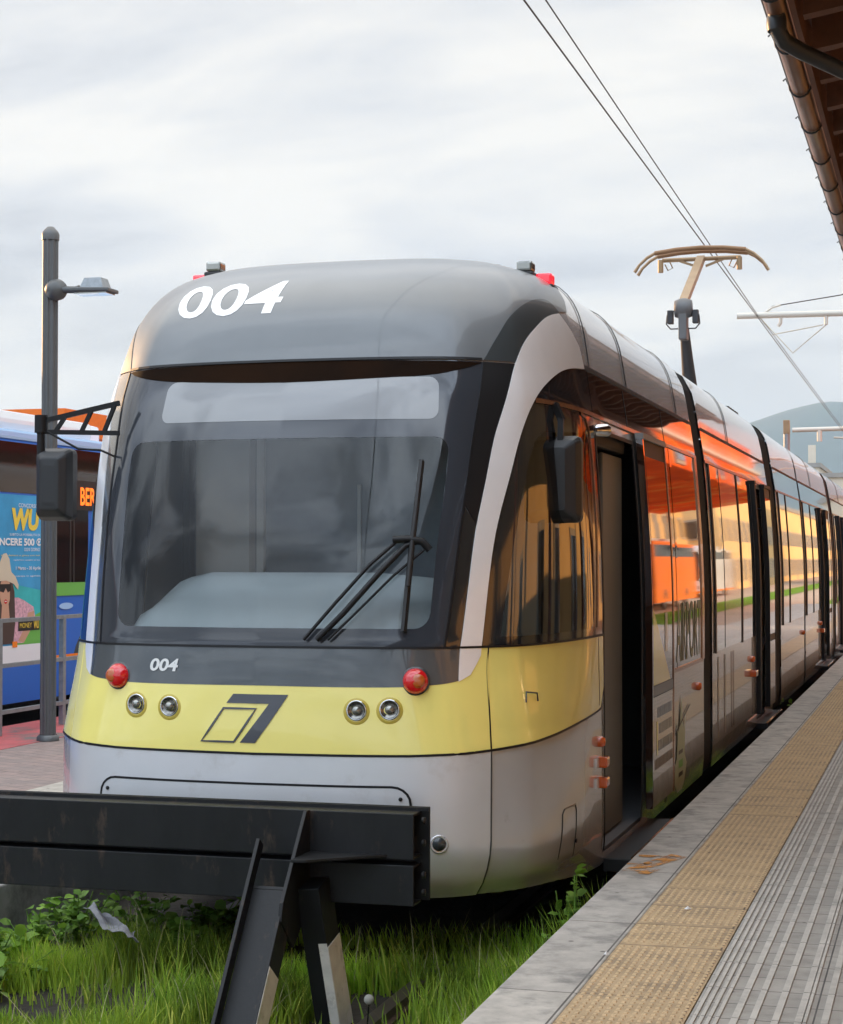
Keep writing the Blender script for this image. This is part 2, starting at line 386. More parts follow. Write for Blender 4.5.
def stripe(name,pts,wd,m,parent,off=.006,close=False,dz=True):
    "a narrow line laid on the skin"
    P=[(a,zv(z)) for a,z in pts] if dz else list(pts)
    if close: P=P+[P[0]]
    Q=[]
    for i in range(len(P)-1):
        d=math.hypot(P[i+1][0]-P[i][0],P[i+1][1]-P[i][1]); k=max(1,int(d/.05))
        for j in range(k): Q.append((P[i][0]+(P[i+1][0]-P[i][0])*j/k,P[i][1]+(P[i+1][1]-P[i][1])*j/k))
    Q.append(P[-1]); vs=[];fs=[]
    for i,q in enumerate(Q):
        a=Q[max(i-1,0)];b=Q[min(i+1,len(Q)-1)]
        if close and i in (0,len(Q)-1): a=Q[-2];b=Q[1]
        dx=b[0]-a[0];dy=b[1]-a[1];l=math.hypot(dx,dy) or 1; nx,ny=-dy/l*wd/2,dx/l*wd/2
        vs+= [SP(q[0]+nx,q[1]+ny,off),SP(q[0]-nx,q[1]-ny,off),SP(q[0]-nx,q[1]-ny,off-.004),SP(q[0]+nx,q[1]+ny,off-.004)]
        if i:
            k=4*i; fs+=[(k-4,k,k+1,k-3),(k-3,k+1,k+2,k-2),(k-1,k-4,k,k+3)][0:2]+[(k-4,k-1,k+3,k)]
    mb=MB(); mb.add(vs,fs); return mb.build(name,m,parent,fixn=False)
_txt={}
def text_tris(txt,bold=0.0,shear=0.0,font_scale=1.0):
    cu=bpy.data.curves.new('t','FONT'); cu.body=txt; cu.size=1; cu.offset=bold; cu.shear=shear; cu.resolution_u=4; cu.space_character=1.0
    ob=bpy.data.objects.new('t',cu); COL.objects.link(ob); dg=bpy.context.evaluated_depsgraph_get()
    me=bpy.data.meshes.new_from_object(ob.evaluated_get(dg)); bpy.data.objects.remove(ob)
    bm=bmesh.new(); bm.from_mesh(me)
    for k in range(1,60):
        x=k*.12
        g=bm.verts[:]+bm.edges[:]+bm.faces[:]
        if x>max(v.co.x for v in bm.verts): break
        bmesh.ops.bisect_plane(bm,geom=g,plane_co=(x,0,0),plane_no=(1,0,0))
    for k in range(1,8):
        bmesh.ops.bisect_plane(bm,geom=bm.verts[:]+bm.edges[:]+bm.faces[:],plane_co=(0,k*.1,0),plane_no=(0,1,0))
    bm.verts.index_update(); vs=[(v.co.x,v.co.y) for v in bm.verts]; fs=[[v.index for v in f.verts] for f in bm.faces]; bm.free()
    x0=min(v[0] for v in vs);x1=max(v[0] for v in vs);y0=min(v[1] for v in vs);y1=max(v[1] for v in vs)
    return [((x-x0)/(x1-x0),(y-y0)/(y1-y0)) for x,y in vs],fs
def skin_text(name,txt,bl,br,tl,tr,m,parent,off=.008,bold=.02,shear=0):
    vs,fs=text_tris(txt,bold,shear); mb=MB(); out=[]
    for u,w in vs:
        a=(bl[0]*(1-u)+br[0]*u)*(1-w)+(tl[0]*(1-u)+tr[0]*u)*w; v=(bl[1]*(1-u)+br[1]*u)*(1-w)+(tl[1]*(1-u)+tr[1]*u)*w
        out.append(SP(a,zv(v),off))
    mb.add(out,fs); return mb.build(name,m,parent,fixn=False)
def flat_text(name,txt,org,ux,uy,m,parent,bold=.0,shear=0):
    "text whose bounding box starts at org and spans vectors ux, uy"
    vs,fs=text_tris(txt,bold,shear); o=Vector(org);ux=Vector(ux);uy=Vector(uy); mb=MB()
    mb.add([o+ux*u+uy*w for u,w in vs],fs); return mb.build(name,m,parent,fixn=False)
def mir(P): return [(-a,z) for a,z in reversed(P)]
# ------------------------------------------------------------------ TRAM
tram=thing('tram','long silver, grey and yellow tram numbered 004 standing at the platform','tram',(XC,YE,0))
A_=lambda y:y-YE+AE
def rect(a0,a1,z0,z1): return [(a0,z0),(a1,z0),(a1,z1),(a0,z1)]
A1=A_(13.45)
# windscreen outline (a,z), right half then mirrored
wsr=smooth_poly([(.852,1.362),(.884,1.67),(.906,1.976),(.930,2.243),(.966,2.46),(1.012,2.668)],n=3)
ws=[(-a,z) for a,z in wsr][::-1]+[(0,2.674)]
ws=[(0,1.362)]+wsr+[(0,2.676)]+[(-a,z) for a,z in reversed(wsr)]
clear=rrect(-.765,.80,1.44,2.305,.07)
clear=[(a*(.965+.055*(z-1.44)/.86) ,z) for a,z in clear]
# cab side window opening
arch_out=[(.904,1.207),(.927,1.36),(.953,1.631),(.983,1.929),(1.043,2.25),(1.108,2.434),(1.218,2.667),(1.370,2.805),(1.623,2.920),(1.80,2.966),(1.975,2.990)]
arch_in=[(.965,1.235),(1.022,1.309),(1.033,1.357),(1.057,1.63),(1.088,1.87),(1.14,2.085),(1.227,2.330),(1.341,2.475),(1.507,2.576),(1.782,2.664),(2.08,2.712),(2.475,2.740)]
arch=smooth_poly(arch_out,n=4)+[(2.20,2.925),(2.40,2.855)]+smooth_poly(arch_in,n=4)[::-1]
cabwin=[(1.14,1.40),(1.165,1.60),(1.20,1.80),(1.245,2.04),(1.30,2.20),(1.37,2.30),(1.46,2.35),(2.30,2.40),(2.36,2.34),(2.34,1.46),(2.30,1.40)]
cabwinL=mir(cabwin)
D1=(A_(9.33),A_(10.56)); door1=rect(D1[0],D1[1],.225,2.44)
_b=[(2.6,0),(2.2,zv(.175)),(1.9,zv(.20)),(1.6,zv(.225)),(1.3,zv(.24)),(1.0,zv(.25))]
shell=patch('body_shell',[(-A1,0)]+[(-a,v) for a,v in _b]+[(a,v) for a,v in reversed(_b)]+[(A1,0),(A1,VM),(-A1,VM)],'silver',tram,
   holes=[[(a,zv(z)) for a,z in P] for P in (clear,cabwin,cabwinL,door1)],off=0,thick=0,dz=False,step=.12)
# lower bumper
bot=[(-1.05,.905),(-.89,.896),(-.63,.887),(0,.884),(.63,.887),(.89,.896),(1.05,.906),(1.31,.925),(1.65,.945),(2.01,.962),(2.42,.978),(2.50,.988),(2.545,1.03),(2.568,1.10)]
def botz(a):
    a=abs(a); P=[p for p in bot if p[0]>=0]
    for p,q in zip(P,P[1:]):
        if a<=q[0]: return p[1]+(q[1]-p[1])*(a-p[0])/(q[0]-p[0])
    return P[-1][1]
ctop=[(a,botz(a)-.004) for a in frange(-1.0,1.0,.08)]
patch('front_bumper',[(-1.0,.252),(1.0,.252)]+ctop[::-1],'silver_low',tram,off=.006,thick=.006)
# yellow band
ytop=[(0,1.186),(.40,1.184),(.64,1.186),(.80,1.196),(.87,1.204),(.913,1.214),(.965,1.238),(1.005,1.285),(1.022,1.309),(1.032,1.352)]
yf=smooth_poly(ytop,n=3)
yel=[(-a,z) for a,z in reversed(yf)][:-1]+yf
ycent=[(a,botz(a)+.004) for a in frange(-1.0,1.0,.08)]
patch('yellow_front_band',ycent+[(1.07,1.352)]+yel[::-1]+[(-1.07,1.352)],'yellow',tram,off=.007,thick=.005)
side_y=[(a,botz(a)+.004) for a in [1.008,1.1,1.2,1.4,1.7,2.0,2.3,2.42,2.50,2.545,2.565]]
for sg in (1,-1):
    P=side_y+[(2.565,1.352),(1.078,1.352)]
    patch('yellow_side_band',P if sg>0 else mir(P),'yellow',tram,off=.007,thick=.005)
# grey strip under the windscreen
gs=yel+[(.905,1.28),(.92,1.352),(-.92,1.352),(-.905,1.28)]
gs=[p for p in yel if abs(p[0])<.915]; gs=gs+[(.921,1.352),(-.921,1.352)]
patch('grey_front_strip',gs,'darkgrey',tram,off=.008,thick=.006)
# white arches
for sg in (1,-1): patch('white_arch',arch if sg>0 else mir(arch),'white',tram,off=.010,thick=.008)
# A pillars: matt upper part and gloss lower part between windscreen and arch
ao=smooth_poly(arch_out,n=4)
JP=(.978,1.905)
pil_hi=[(.912,1.99),(.936,2.243),(.972,2.46),(1.018,2.668),(1.216,2.668)]+[p for p in ao if 1.93<p[1]<2.66][::-1]+[JP]
pil_lo=[(.858,1.362),(.890,1.67),(.911,1.985),JP]+[p for p in ao if 1.38<p[1]<1.89][::-1]+[(.929,1.362)]
for sg in (1,-1):
    f=(lambda P:P) if sg>0 else mir
    patch('front_pillar',f(pil_lo),'blackgloss' if sg>0 else 'darkgrey',tram,off=.006,thick=.004)
    patch('front_pillar',f(pil_hi),'black' if sg>0 else 'darkgrey',tram,off=.007,thick=.004)
# grey roof cap with the dark sickle beside the arch
dk=smooth_poly([(1.012,2.676),(1.118,2.800),(1.226,2.909),(1.389,2.985),(1.60,3.034),(1.80,3.045),(1.93,3.02),(1.99,2.997)],n=4)
sick=dk+[p for p in ao if p[1]>2.68][::-1][1:]+[(1.232,2.676)]
for sg in (1,-1): patch('roof_sickle_panel',sick if sg>0 else mir(sick),'charcoal',tram,off=.008,thick=.005)
capr=[(a,zv(z)) for a,z in dk]
bk=[(2.02,zv(3.005)),(2.22,zv(3.02)),(2.30,zv(3.10)),(2.33,zv(3.2)),(2.35,VM-.3),(2.36,VM-.02)]
cap=capr+bk; capv=cap+[(-a,v) for a,v in reversed(cap)]
patch('grey_roof_cap',capv,'roofgrey',tram,off=.005,thick=.004,dz=False,step=.05)
# windscreen: black border with the clear field, destination blind, visor
patch('windscreen_border',ws,'frit',tram,holes=[clear],off=.005,thick=.004)
patch('windscreen',clear,'glass',tram,off=.004,thick=0)
bl=rrect(-.63,.757,2.40,2.600,.045)
bl=[(a,z-.012*(a/.7)**2+(.0 if z<2.5 else .0)) for a,z in bl]
patch('destination_screen',bl,'banner',tram,off=.0065,thick=.001)
vis=[(-1.0,2.665)]+smooth_poly([(-.93,2.645),(-.75,2.612),(-.5,2.588),(0,2.572),(.5,2.585),(.75,2.602),(.93,2.640)],n=4)+[(1.0,2.662),(0,2.674)]
patch('sun_visor_recess',vis,'visor',tram,off=.008,thick=.001)
# cantrail and brown glass band on both sides of the cab car
def band(a0,a1,pr,sides=(1,-1),name='upper_glass_band'):
    for sg in sides: 
        P=rect(a0,a1,2.50,2.736); patch(name,P if sg>0 else mir(P),'bronze',pr,off=.004,thick=.003,step=.12)
cabdark=[(1.040,1.357)]+[(a+.005,z) for a,z in smooth_poly(arch_in[3:],n=3)]+[(2.562,2.738),(2.562,1.357)]
for sg in (1,-1):
    f=(lambda P:P) if sg>0 else mir
    patch('cab_side_glazing',f(cabdark),'blackgloss' if sg>0 else 'blackgloss',tram,holes=[f(cabwin)],off=.004,thick=.003)
    patch('cab_side_window',f(cabwin),'sideglass',tram,off=.003,thick=0)
stripe('band_trim',[(1.38,2.500),(1.8,2.505),(2.4,2.505),(2.58,2.503),(A1-.02,2.500)],.022,'copper',tram,off=.012)
stripe('window_hoop_trim',[(2.42,1.40),(2.455,1.9),(2.445,2.25),(2.40,2.40),(2.32,2.47),(2.18,2.49)],.016,'copper',tram,off=.010)
band(A_(9.33),A1-.01,tram,sides=(1,))
P=rect(A_(9.33),A1-.01,1.0,2.736); patch('upper_glass_band',mir(P),'darkglass',tram,off=.004,step=.12)
for yy in (10.45,11.9): stripe('band_joint',[(A_(yy),2.515),(A_(yy),2.73)],.012,'black',tram,off=.006)
stripe('cantrail_gap',[(2.10,2.742),(2.4,2.752),(2.6,2.752),(A1,2.752)],.022,'black',tram,off=.009)
# roof joints
for yy in (9.42,10.62,12.72):
    stripe('roof_joint',[(A_(yy),zv(2.76)),(A_(yy),zv(3.0)),(A_(yy),zv(3.2)),(A_(yy),VM-.35)],.022 if yy>10 else .014,'black',tram,off=.008,dz=False)
# panel joints
stripe('panel_joint',[(1.004,.26),(1.004,.55),(1.004,.90)],.006,'charcoal',tram,off=.0075)
stripe('panel_joint',[(1.004,.91),(1.074,1.352)],.007,'black',tram,off=.0085)
stripe('panel_joint',[(a,botz(a)) for a in frange(-2.56,2.56,.08)],.011,'black',tram,off=.0085)
stripe('panel_joint',[(a,1.357) for a in frange(-2.56,2.56,.08)],.010,'black',tram,off=.0115)
stripe('panel_joint',[(2.44,1.0),(2.44,1.35)],.006,'black',tram,off=.0085)
# windscreen edge beads
for sg in (1,-1):
    P=wsr if sg>0 else [(-a,z) for a,z in wsr]; stripe('windscreen_bead',P,.010,'black',tram,off=.009)
stripe('windscreen_bead',[(a,2.678) for a in frange(-1.0,1.0,.1)],.012,'black',tram,off=.012)
# front hatch, side hatch
hp=rrect(-.712,.645,.50,.752,.075)
patch('coupler_hatch',hp,'silver_low',tram,off=.010,thick=.003)
stripe('hatch_seal',hp,.010,'black',tram,off=.0112,close=True)
for a,z in ((-.675,.70),(.605,.70)):
    n=snorm(a,zv(z)); MB().lathe([(0,0),(.009,0),(.009,.004),(0,.004)],zpt(a,z,.010),n,10).build('screw',"black",tram)
stripe('service_flap_joint',[(1.60,.345),(1.61,.555),(1.64,.575),(1.84,.575),(1.86,.545),(1.86,.32)],.007,'charcoal',tram,off=.004)
n=snorm(1.84,zv(.40)); MB().lathe([(0,0),(.010,0),(.010,.01),(0,.01)],zpt(1.85,.40,.004),n,10).build('flap_lock','black',tram)
def disc(name,a,z,prof,m,parent=tram,off=.006,n=24,ax=None):
    return MB().lathe(prof,zpt(a,z,off),ax or snorm(a,zv(z)),n).build(name,m,parent)
for sg in (1,-1):
    e=disc('towing_eye_cover',sg*.762,.505,[(0,.002),(.030,.002),(.036,.005),(.041,.003),(.041,-.002)],'silver')
    disc('cover_cap',sg*.762,.505,[(0,.006),(.029,.006),(.030,.001)],'charcoal',e)
# lamps
for a in (-.690,.708):
    nn=(snorm(a,zv(1.21))+Vector((0,-.7,0))).normalized()
    t=disc('tail_lamp',a,1.213,[(.064,-.02),(.064,.006),(.057,.008)],'charcoal',ax=nn)
    disc('red_lens',a,1.213,[(.057,.000),(.056,.014),(.050,.028),(.038,.040),(.020,.047),(0,.050)],'redlens',t,ax=nn)
    s=1 if a>0 else -1
    disc('amber_insert',a+s*.014,1.213,[(.032,.024),(.031,.044),(.024,.0485),(.012,.0505),(0,.051)],'amberin',t,ax=nn,off=.0075)
for a,z in ((-.567,1.088),(-.398,1.083),(.442,1.083),(.582,1.088)):
    nn=(snorm(a,zv(z))+Vector((0,-.7,0))).normalized()
    h=disc('headlamp',a,z,[(.047,-.004),(.0465,.004),(.043,.008),(.037,.003)],'chrome',ax=nn)
    disc('lamp_reflector',a,z,[(.038,.003),(.030,-.002),(.014,-.006),(0,-.006)],'lampdark',h,ax=nn,off=.012)
    disc('lamp_bulb',a,z,[(.021,-.004),(.020,.004),(.012,.010),(0,.012)],'lens',h,ax=nn,off=.012)
    disc('socket_shade_ring',a,z-.004,[(.062,-.003),(.058,.0012),(.046,.0012)],mat('socket_shade_yellow',(.55,.42,.06),.35) if 'sock' not in M else M['sock'],h,off=.0065)  # darker yellow ring: shade of the lamp recess put into the colour
    M['sock']=bpy.data.materials['socket_shade_yellow']
# side lamps before the door
disc('side_marker_lamp',2.43,.817,[(.028,0),(.028,.02),(.018,.035),(0,.038)],'amber',off=.0)
for z in (.715,.612):
    b=zpt(2.43,z); MB().box(b.x-.005,b.x+.052,b.y-.045,b.y+.045,b.z-.028,b.z+.028,bev=.012).build('side_indicator_lamp','amber',tram)
    MB().box(b.x-.004,b.x+.012,b.y-.095,b.y-.047,b.z-.024,b.z+.024).build('side_reflector','silver_low',tram)
# door handle on the yellow band
MB().tube([zpt(1.25,1.10,.012),zpt(1.255,1.145,.02),zpt(1.35,1.135,.02),zpt(1.36,1.10,.012)],.004,6).build('cab_handle','charcoal',tram)
# lettering
skin_text('fleet_number','004',(-.735,2.918),(-.118,2.922),(-.845,3.108),(-.120,3.110),'decalw',tram,off=.0065,bold=.018,shear=.03)
skin_text('small_fleet_number','004',(-.527,1.240),(-.383,1.240),(-.520,1.297),(-.372,1.297),'decalw',tram,off=.012,bold=.03)
mb=MB()
def skinpoly(name,P,m,off=.010,pr=tram): return patch(name,P,m,pr,off=off,thick=.001,step=.03)
skinpoly('operator_emblem',[(-.100,1.147),(.150,1.147),(.003,.931),(-.062,.931),(.063,1.106),(-.130,1.106)],'decald')
stripe('operator_emblem',[(-.142,1.083),(.005,1.083),(-.088,.934),(-.232,.934)],.009,'decald',tram,off=.011,close=True)
# roof marker lamps
def marker(x,y,z,tilt,h,red_first):
    b=thing; base=MB().box(x-.055,x+.055,y-.04,y+.12,z-.06,z+.045,mtx=None,bev=.012).build('roof_lamp_base','rubber',tram)
    return base
for sx in (1,-1):
    x=XC+sx*.87; y=9.18; dz=0 if sx>0 else .075
    mk=MB().box(x-.05,x+.05,y-.03,y+.13,3.13,3.245+dz,bev=.012).build('marker_lamp_base','rubber',tram)
    MB().box(x-.042,x+.042,y-.02,y+.07,3.247+dz,3.300+dz,bev=.012).build('marker_lens','lens',mk)
    x2=XC+sx*.965; y2=9.22
    mk=MB().box(x2-.05,x2+.05,y2-.03,y2+.13,3.06,3.18+dz,bev=.012).build('marker_lamp_base','rubber',tram)
    MB().box(x2-.042,x2+.042,y2-.02,y2+.07,3.182+dz,3.238+dz,bev=.012).build('marker_lens','redlit',mk)
MB().lathe([(.022,0),(.022,.05),(.016,.06),(0,.06)],(XC+.69,9.3,3.25),(0,0,1),12).build('roof_sensor','galv',tram)
MB().lathe([(.030,0),(.030,.03),(.02,.036),(0,.036)],(XC-.33,9.3,3.27),(0,0,1),12).build('roof_sensor','galv',tram)
MB().lathe([(.05,0),(.04,.03),(.02,.042),(0,.045)],(XC+.05,9.3,3.28),(0,0,1),14).build('roof_sensor','silver',tram)
# door 1: leaf, opening frame, step
fr=[(D1[0]+.0,.225),(D1[0],2.44),(D1[1],2.44),(D1[1],.225)]
stripe('door_frame',[(D1[0]+.006,.24),(D1[0]+.006,2.43),(D1[1]-.006,2.43),(D1[1]-.006,.24)],.022,'black',tram,off=.008)
def wx(z,off=0): return XC+fw(zv(z))+off
def sidebox(name,y0,y1,z0,z1,o0,o1,m,parent,nz=14):
    "a box that follows the side's profile, o0..o1 outward"
    mb=MB(); zs=frange(z0,z1,(z1-z0)/nz); vs=[];fs=[]
    for z in zs:
        for o in (o0,o1):
            for y in (y0,y1): vs.append((wx(z,o),y,z))
    for i in range(len(zs)-1):
        b=4*i; fs+=[(b,b+4,b+5,b+1),(b+2,b+3,b+7,b+6),(b,b+2,b+6,b+4),(b+1,b+5,b+7,b+3)]
    fs+=[(0,1,3,2),(len(vs)-4,len(vs)-2,len(vs)-1,len(vs)-3)]
    mb.add(vs,fs); return mb.build(name,m,parent)
def leaf(y0,y1,parent,detail=False,o=.055,zt=2.46):
    d=sidebox('door_leaf',y0,y1,.285,.93,o-.035,o,'silver',parent)
    sidebox('leaf_frame',y0,y1,.935,zt,o-.035,o-.004,'black',d)
    sidebox('leaf_glass',y0+.07,y1-.07,1.0,zt-.10,o-.003,o,'darkglass',d)
    sidebox('leaf_edge_trim',y0-.004,y0+.030,.285,zt,o-.037,o+.004,'bronze' if detail else 'black',d)
    sidebox('leaf_edge_trim',y1-.035,y1+.004,.285,zt,o-.037,o+.004,'copper' if detail else 'black',d)
    sidebox('leaf_edge_trim',y0,y1,zt,zt+.035,o-.04,o+.01,'galv' if detail else 'black',d,nz=2)
    return d
lf=leaf(10.62,11.52,tram,True)
# yellow triangle and markings on the leaf
def sidepoly(name,P,o,m,parent):
    "polygon given in (y,z) on the side face"
    pts=[(y,z) for y,z in P]; d2=dens(pts,.12); V2,F=cdt(d2,[],frange(min(p[0] for p in pts),max(p[0] for p in pts),.15),frange(.2,2.8,.1))
    mb=MB(); mb.add([(wx(p[1],o),p[0],p[1]) for p in V2],F); return mb.build(name,m,parent,fixn=False)
sidepoly('yellow_wedge',[(10.67,1.00),(11.36,1.00),(10.67,1.46)],.0570,'yellow',lf)
sidepoly('notice',[(11.14,1.18),(11.24,1.18),(11.24,1.42),(11.14,1.42)],.0575,'decalw',lf)
sidepoly('grey_waist_band',[(10.67,.935),(11.47,.935),(11.47,.995),(10.67,.995)],.0570,'charcoal',lf)
for z0,z1,ya in ((.80,.86,10.83),(.70,.76,10.90),(.60,.66,10.87),(.50,.56,10.72)):
    k=ya
    while k<11.42:
        w_=random.uniform(.035,.06); sidepoly('lettering_bar',[(k,z0),(k+w_,z0),(k+w_,z1),(k,z1)],.0568,'decald' if z0>.55 else 'greystucco',lf); k+=w_+.012
sidepoly('yellow_bar',[(10.79,.58),(10.84,.58),(10.84,.78),(10.79,.78)],.0568,'yellow',lf)
st=MB().box(-1.72,-1.555,9.42,10.95,.115,.185,bev=.008).build('folding_step','rubber',tram)
MB().box(-1.575,-1.553,9.43,10.94,.186,.192).build('step_edge_strip','copper',st)
# window beside the leaf, with lettering, and the low panel
sidepoly('side_window',[(11.63,1.03),(13.30,1.03),(13.30,2.485),(11.63,2.485)],.006,'darkglass',tram)
for y0,y1 in ((11.58,11.66),(13.28,13.40)): sidebox('window_post',y0,y1,1.02,2.49,.002,.014,'copper',tram)
sidepoly('window_post',[(12.02,1.03),(12.10,1.03),(12.10,2.485),(12.02,2.485)],.008,'bronze',tram)
sidebox('window_sill',11.60,13.35,1.005,1.03,.002,.012,'copper',tram,nz=2)
vs,fs=text_tris('AIRPORT',.01,0); mb=MB(); mb.add([(wx(1.06+.40*w,.0085),11.98+1.26*u,1.06+.40*w) for u,w in vs],fs); mb.build('window_lettering','decalg',tram,fixn=False)
stripe('panel_joint',[(A_(11.57),.2),(A_(11.57),1.0)],.012,'black',tram,off=.005)
b=zpt(A_(13.05),.84); disc('side_marker_lamp',A_(13.05),.84,[(.03,0),(.03,.02),(.02,.035),(0,.038)],'amber',off=0)
# green rocket shaped sticker on the low panel
sidepoly('green_sticker',[(12.0,.72),(12.07,.60),(12.13,.66),(12.22,.84),(12.27,.66),(12.33,.60),(12.42,.70),(12.38,.55),(12.36,.43),(12.46,.36),(12.36,.24),(12.28,.20),(12.05,.20),(11.92,.26),(11.78,.36),(11.98,.43),(12.02,.56)],.0065,'stickerg',tram)
sidepoly('sticker_marks',[(12.06,.30),(12.26,.30),(12.26,.33),(12.06,.33)],.0075,'charcoal',tram)
sidepoly('sticker_marks',[(12.06,.36),(12.26,.36),(12.26,.41),(12.06,.41)],.0075,'adgreen',tram)
sidepoly('sticker_marks',[(12.06,.45),(12.26,.45),(12.26,.475),(12.06,.475)],.0075,'charcoal',tram)
sidepoly('thin_stroke',[(11.64,.54),(12.62,.735),(12.62,.75),(11.64,.555)],.0075,'black',tram)
# ---- cab interior and entrance
MB().box(-4.0,-1.86,8.05,9.30,.42,.50).build('cab_floor','floor',tram)
pw=[(-3.98,.5),(-1.93,.5),(-1.93,2.2),(-2.0,2.60),(-3.9,2.60),(-3.98,2.2)]
MB().prism([(x,9.30,z) for x,z in pw],(0,.04,0)).build('cab_partition','partition',tram)
MB().box(-3.93,-3.62,9.20,9.295,.5,2.55).build('cab_cupboard','intgrey',tram)
MB().box(-2.22,-2.02,9.22,9.295,.5,2.35).build('cab_cupboard','intgrey',tram)
MB().box(-3.60,-3.56,9.26,9.296,.5,2.50).build('partition_post','intgrey',tram)
MB().box(-3.03,-3.01,9.285,9.297,1.2,2.15).build('partition_door_edge','intgrey',tram)
MB().box(-3.95,-1.95,8.35,9.34,2.60,2.66).build('cab_ceiling','intgrey',tram)
MB().lathe([(.12,0),(.12,-.03),(.08,-.05),(0,-.05)],(-3.05,8.75,2.60),(0,0,1),20).build('ceiling_lamp','intlight',tram)
# dashboard: a long rounded hood
dash=MB(); ring=[(7.70,1.36),(7.72,1.46),(7.80,1.53),(7.92,1.565),(8.02,1.61),(8.12,1.66),(8.26,1.685),(8.42,1.68),(8.52,1.62),(8.55,1.36)]
xs=[-3.68,-3.65,-3.58,-3.45,-3.2,-2.9,-2.6,-2.35,-2.18,-2.12]; vs=[];fs=[]
for i,x in enumerate(xs):
    e=min(1,max(.0,min(i,len(xs)-1-i)/2.5)); e=e**.6
    for y,z in ring: vs.append((x,y+ (0 if abs(x+2.95)<.4 else (abs(x+2.95)-.4)*.28),1.34+(z-1.34)*(.45+.55*e)))
k=len(ring)
for i in range(len(xs)-1):
    for j in range(k-1): fs.append((i*k+j,i*k+j+1,(i+1)*k+j+1,(i+1)*k+j))
dash.add(vs,fs,True); dash.add([vs[j] for j in range(k)],[tuple(range(k))]); dash.add([vs[(len(xs)-1)*k+j] for j in range(k)],[tuple(range(k))]); dash.build('dashboard','intlight',tram)
MB().box(-3.85,-2.05,7.86,8.0,1.30,1.40).build('dashboard_shelf','intgrey',tram)
se=MB().box(-3.2,-2.7,8.92,9.0,1.10,1.66,bev=.03).build('driver_seat','rubber',tram)
MB().bar((-2.14,8.60,1.36),(-2.13,8.85,2.5),.05,.05).build('cab_side_post','intgrey',tram)
# saloon lining
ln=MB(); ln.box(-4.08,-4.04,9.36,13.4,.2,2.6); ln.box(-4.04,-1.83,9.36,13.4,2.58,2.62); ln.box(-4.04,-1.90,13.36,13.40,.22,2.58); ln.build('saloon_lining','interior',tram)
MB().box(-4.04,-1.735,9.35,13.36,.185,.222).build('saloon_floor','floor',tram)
MB().box(-1.83,-1.80,9.88,10.50,.235,2.34,bev=.01).build('inner_door_leaf','leafgrey',tram)
MB().tube([(-1.95,10.6,.25),(-1.95,10.6,2.4)],.018,8).build('grab_pole','chrome',tram)
MB().box(-2.1,-1.79,9.4,10.55,2.36,2.50,bev=.02).build('door_motor_box','rubber',tram)
MB().lathe([(.035,0),(.035,.10),(.02,.12),(0,.12)],(-1.80,9.46,2.43),(1,.2,0),12).build('door_hinge','chrome',tram)
# ---- wipers
def wpt(a,z,o): return SP(a,zv(z),o)
def wiper():
    w=MB(); w.tube([wpt(.285,1.385,.03),wpt(.40,1.50,.05),wpt(.56,1.69,.06),wpt(.65,1.795,.055),wpt(.70,1.815,.05)],.013,8); w.tube([wpt(.225,1.385,.03),wpt(.36,1.545,.045),wpt(.50,1.71,.05),wpt(.61,1.815,.05)],.008,8)
    w.tube([wpt(.335,1.385,.03),wpt(.45,1.50,.04),wpt(.60,1.66,.045),wpt(.74,1.79,.045)],.006,8)
    w.tube([wpt(.595,1.822,.052),wpt(.66,1.825,.055),wpt(.72,1.815,.05),wpt(.755,1.78,.045)],.018,8)
    a=w.build('wiper_arm','black',tram)
    b=MB(); b.bar(wpt(.689,2.19,.02),wpt(.676,1.80,.028),.016,.03); b.bar(wpt(.676,1.80,.028),wpt(.662,1.425,.018),.016,.03); b.tube([wpt(.683,2.0,.05),wpt(.677,1.81,.06),wpt(.67,1.62,.05)],.012,6); b.build('wiper_blade','rubber',a)
wiper()
# ---- mirrors
def mirror_housing(x0,x1,y0,y1,z0,z1,name,o=0):
    "rounded housing whose back bulges towards the camera"
    mb=MB(); zc=(z0+z1)/2;xc=(x0+x1)/2; rings=[]
    for d,sx,sz in ((0,1,1),(.05,1.0,1.0),(.095,.86,.90),(.12,.52,.72),(.123,.3,.5)):
        ring=[]; hx=(x1-x0)/2*sx; hz=(z1-z0)/2*sz; r=.03*sx
        for cx,cz,s in ((hx-r,hz-r,0),(-hx+r,hz-r,1),(-hx+r,-hz+r,2),(hx-r,-hz+r,3)):
            for j in range(4): t=math.pi/2*(s+j/3); ring.append((xc+cx+r*math.cos(t)+o*d,y1-d,zc+cz+r*math.sin(t)))
        rings.append(ring)
    k=16; vs=[p for g in rings for p in g]; fs=[(i*k+j,i*k+(j+1)%k,(i+1)*k+(j+1)%k,(i+1)*k+j) for i in range(len(rings)-1) for j in range(k)]
    fs+=[tuple(range(k)),tuple(range(len(vs)-k,len(vs)))]
    mb.add(vs,fs); ob=mb.build(name,'plastic',tram,bev=.006); return ob
mr=mirror_housing(-4.215,-4.03,7.85,7.98,1.935,2.285,'left_mirror',0)
mr.name='mirror'
MB().box(-4.20,-4.045,7.982,7.986,1.95,2.27).build('mirror_glass','chrome',mr)
ar=MB(); ar.bar((-4.205,7.9,2.41),(-3.80,7.96,2.50),.022,.024); ar.bar((-4.205,7.9,2.365),(-3.80,7.96,2.355),.02,.022)
for t in (.26,.58,.86): 
    x=-4.205+.405*t; ar.bar((x-.02,7.9+.06*t,2.36),(x+.035,7.9+.06*t,2.415+.085*t),.016,.018)
ar.tube([(-4.185,7.90,2.44),(-4.185,7.90,2.20)],.020,10); ar.tube([(-4.185,7.9,2.445),(-4.185,7.9,2.36)],.032,10)
ar.build('mirror_arm','black',mr)
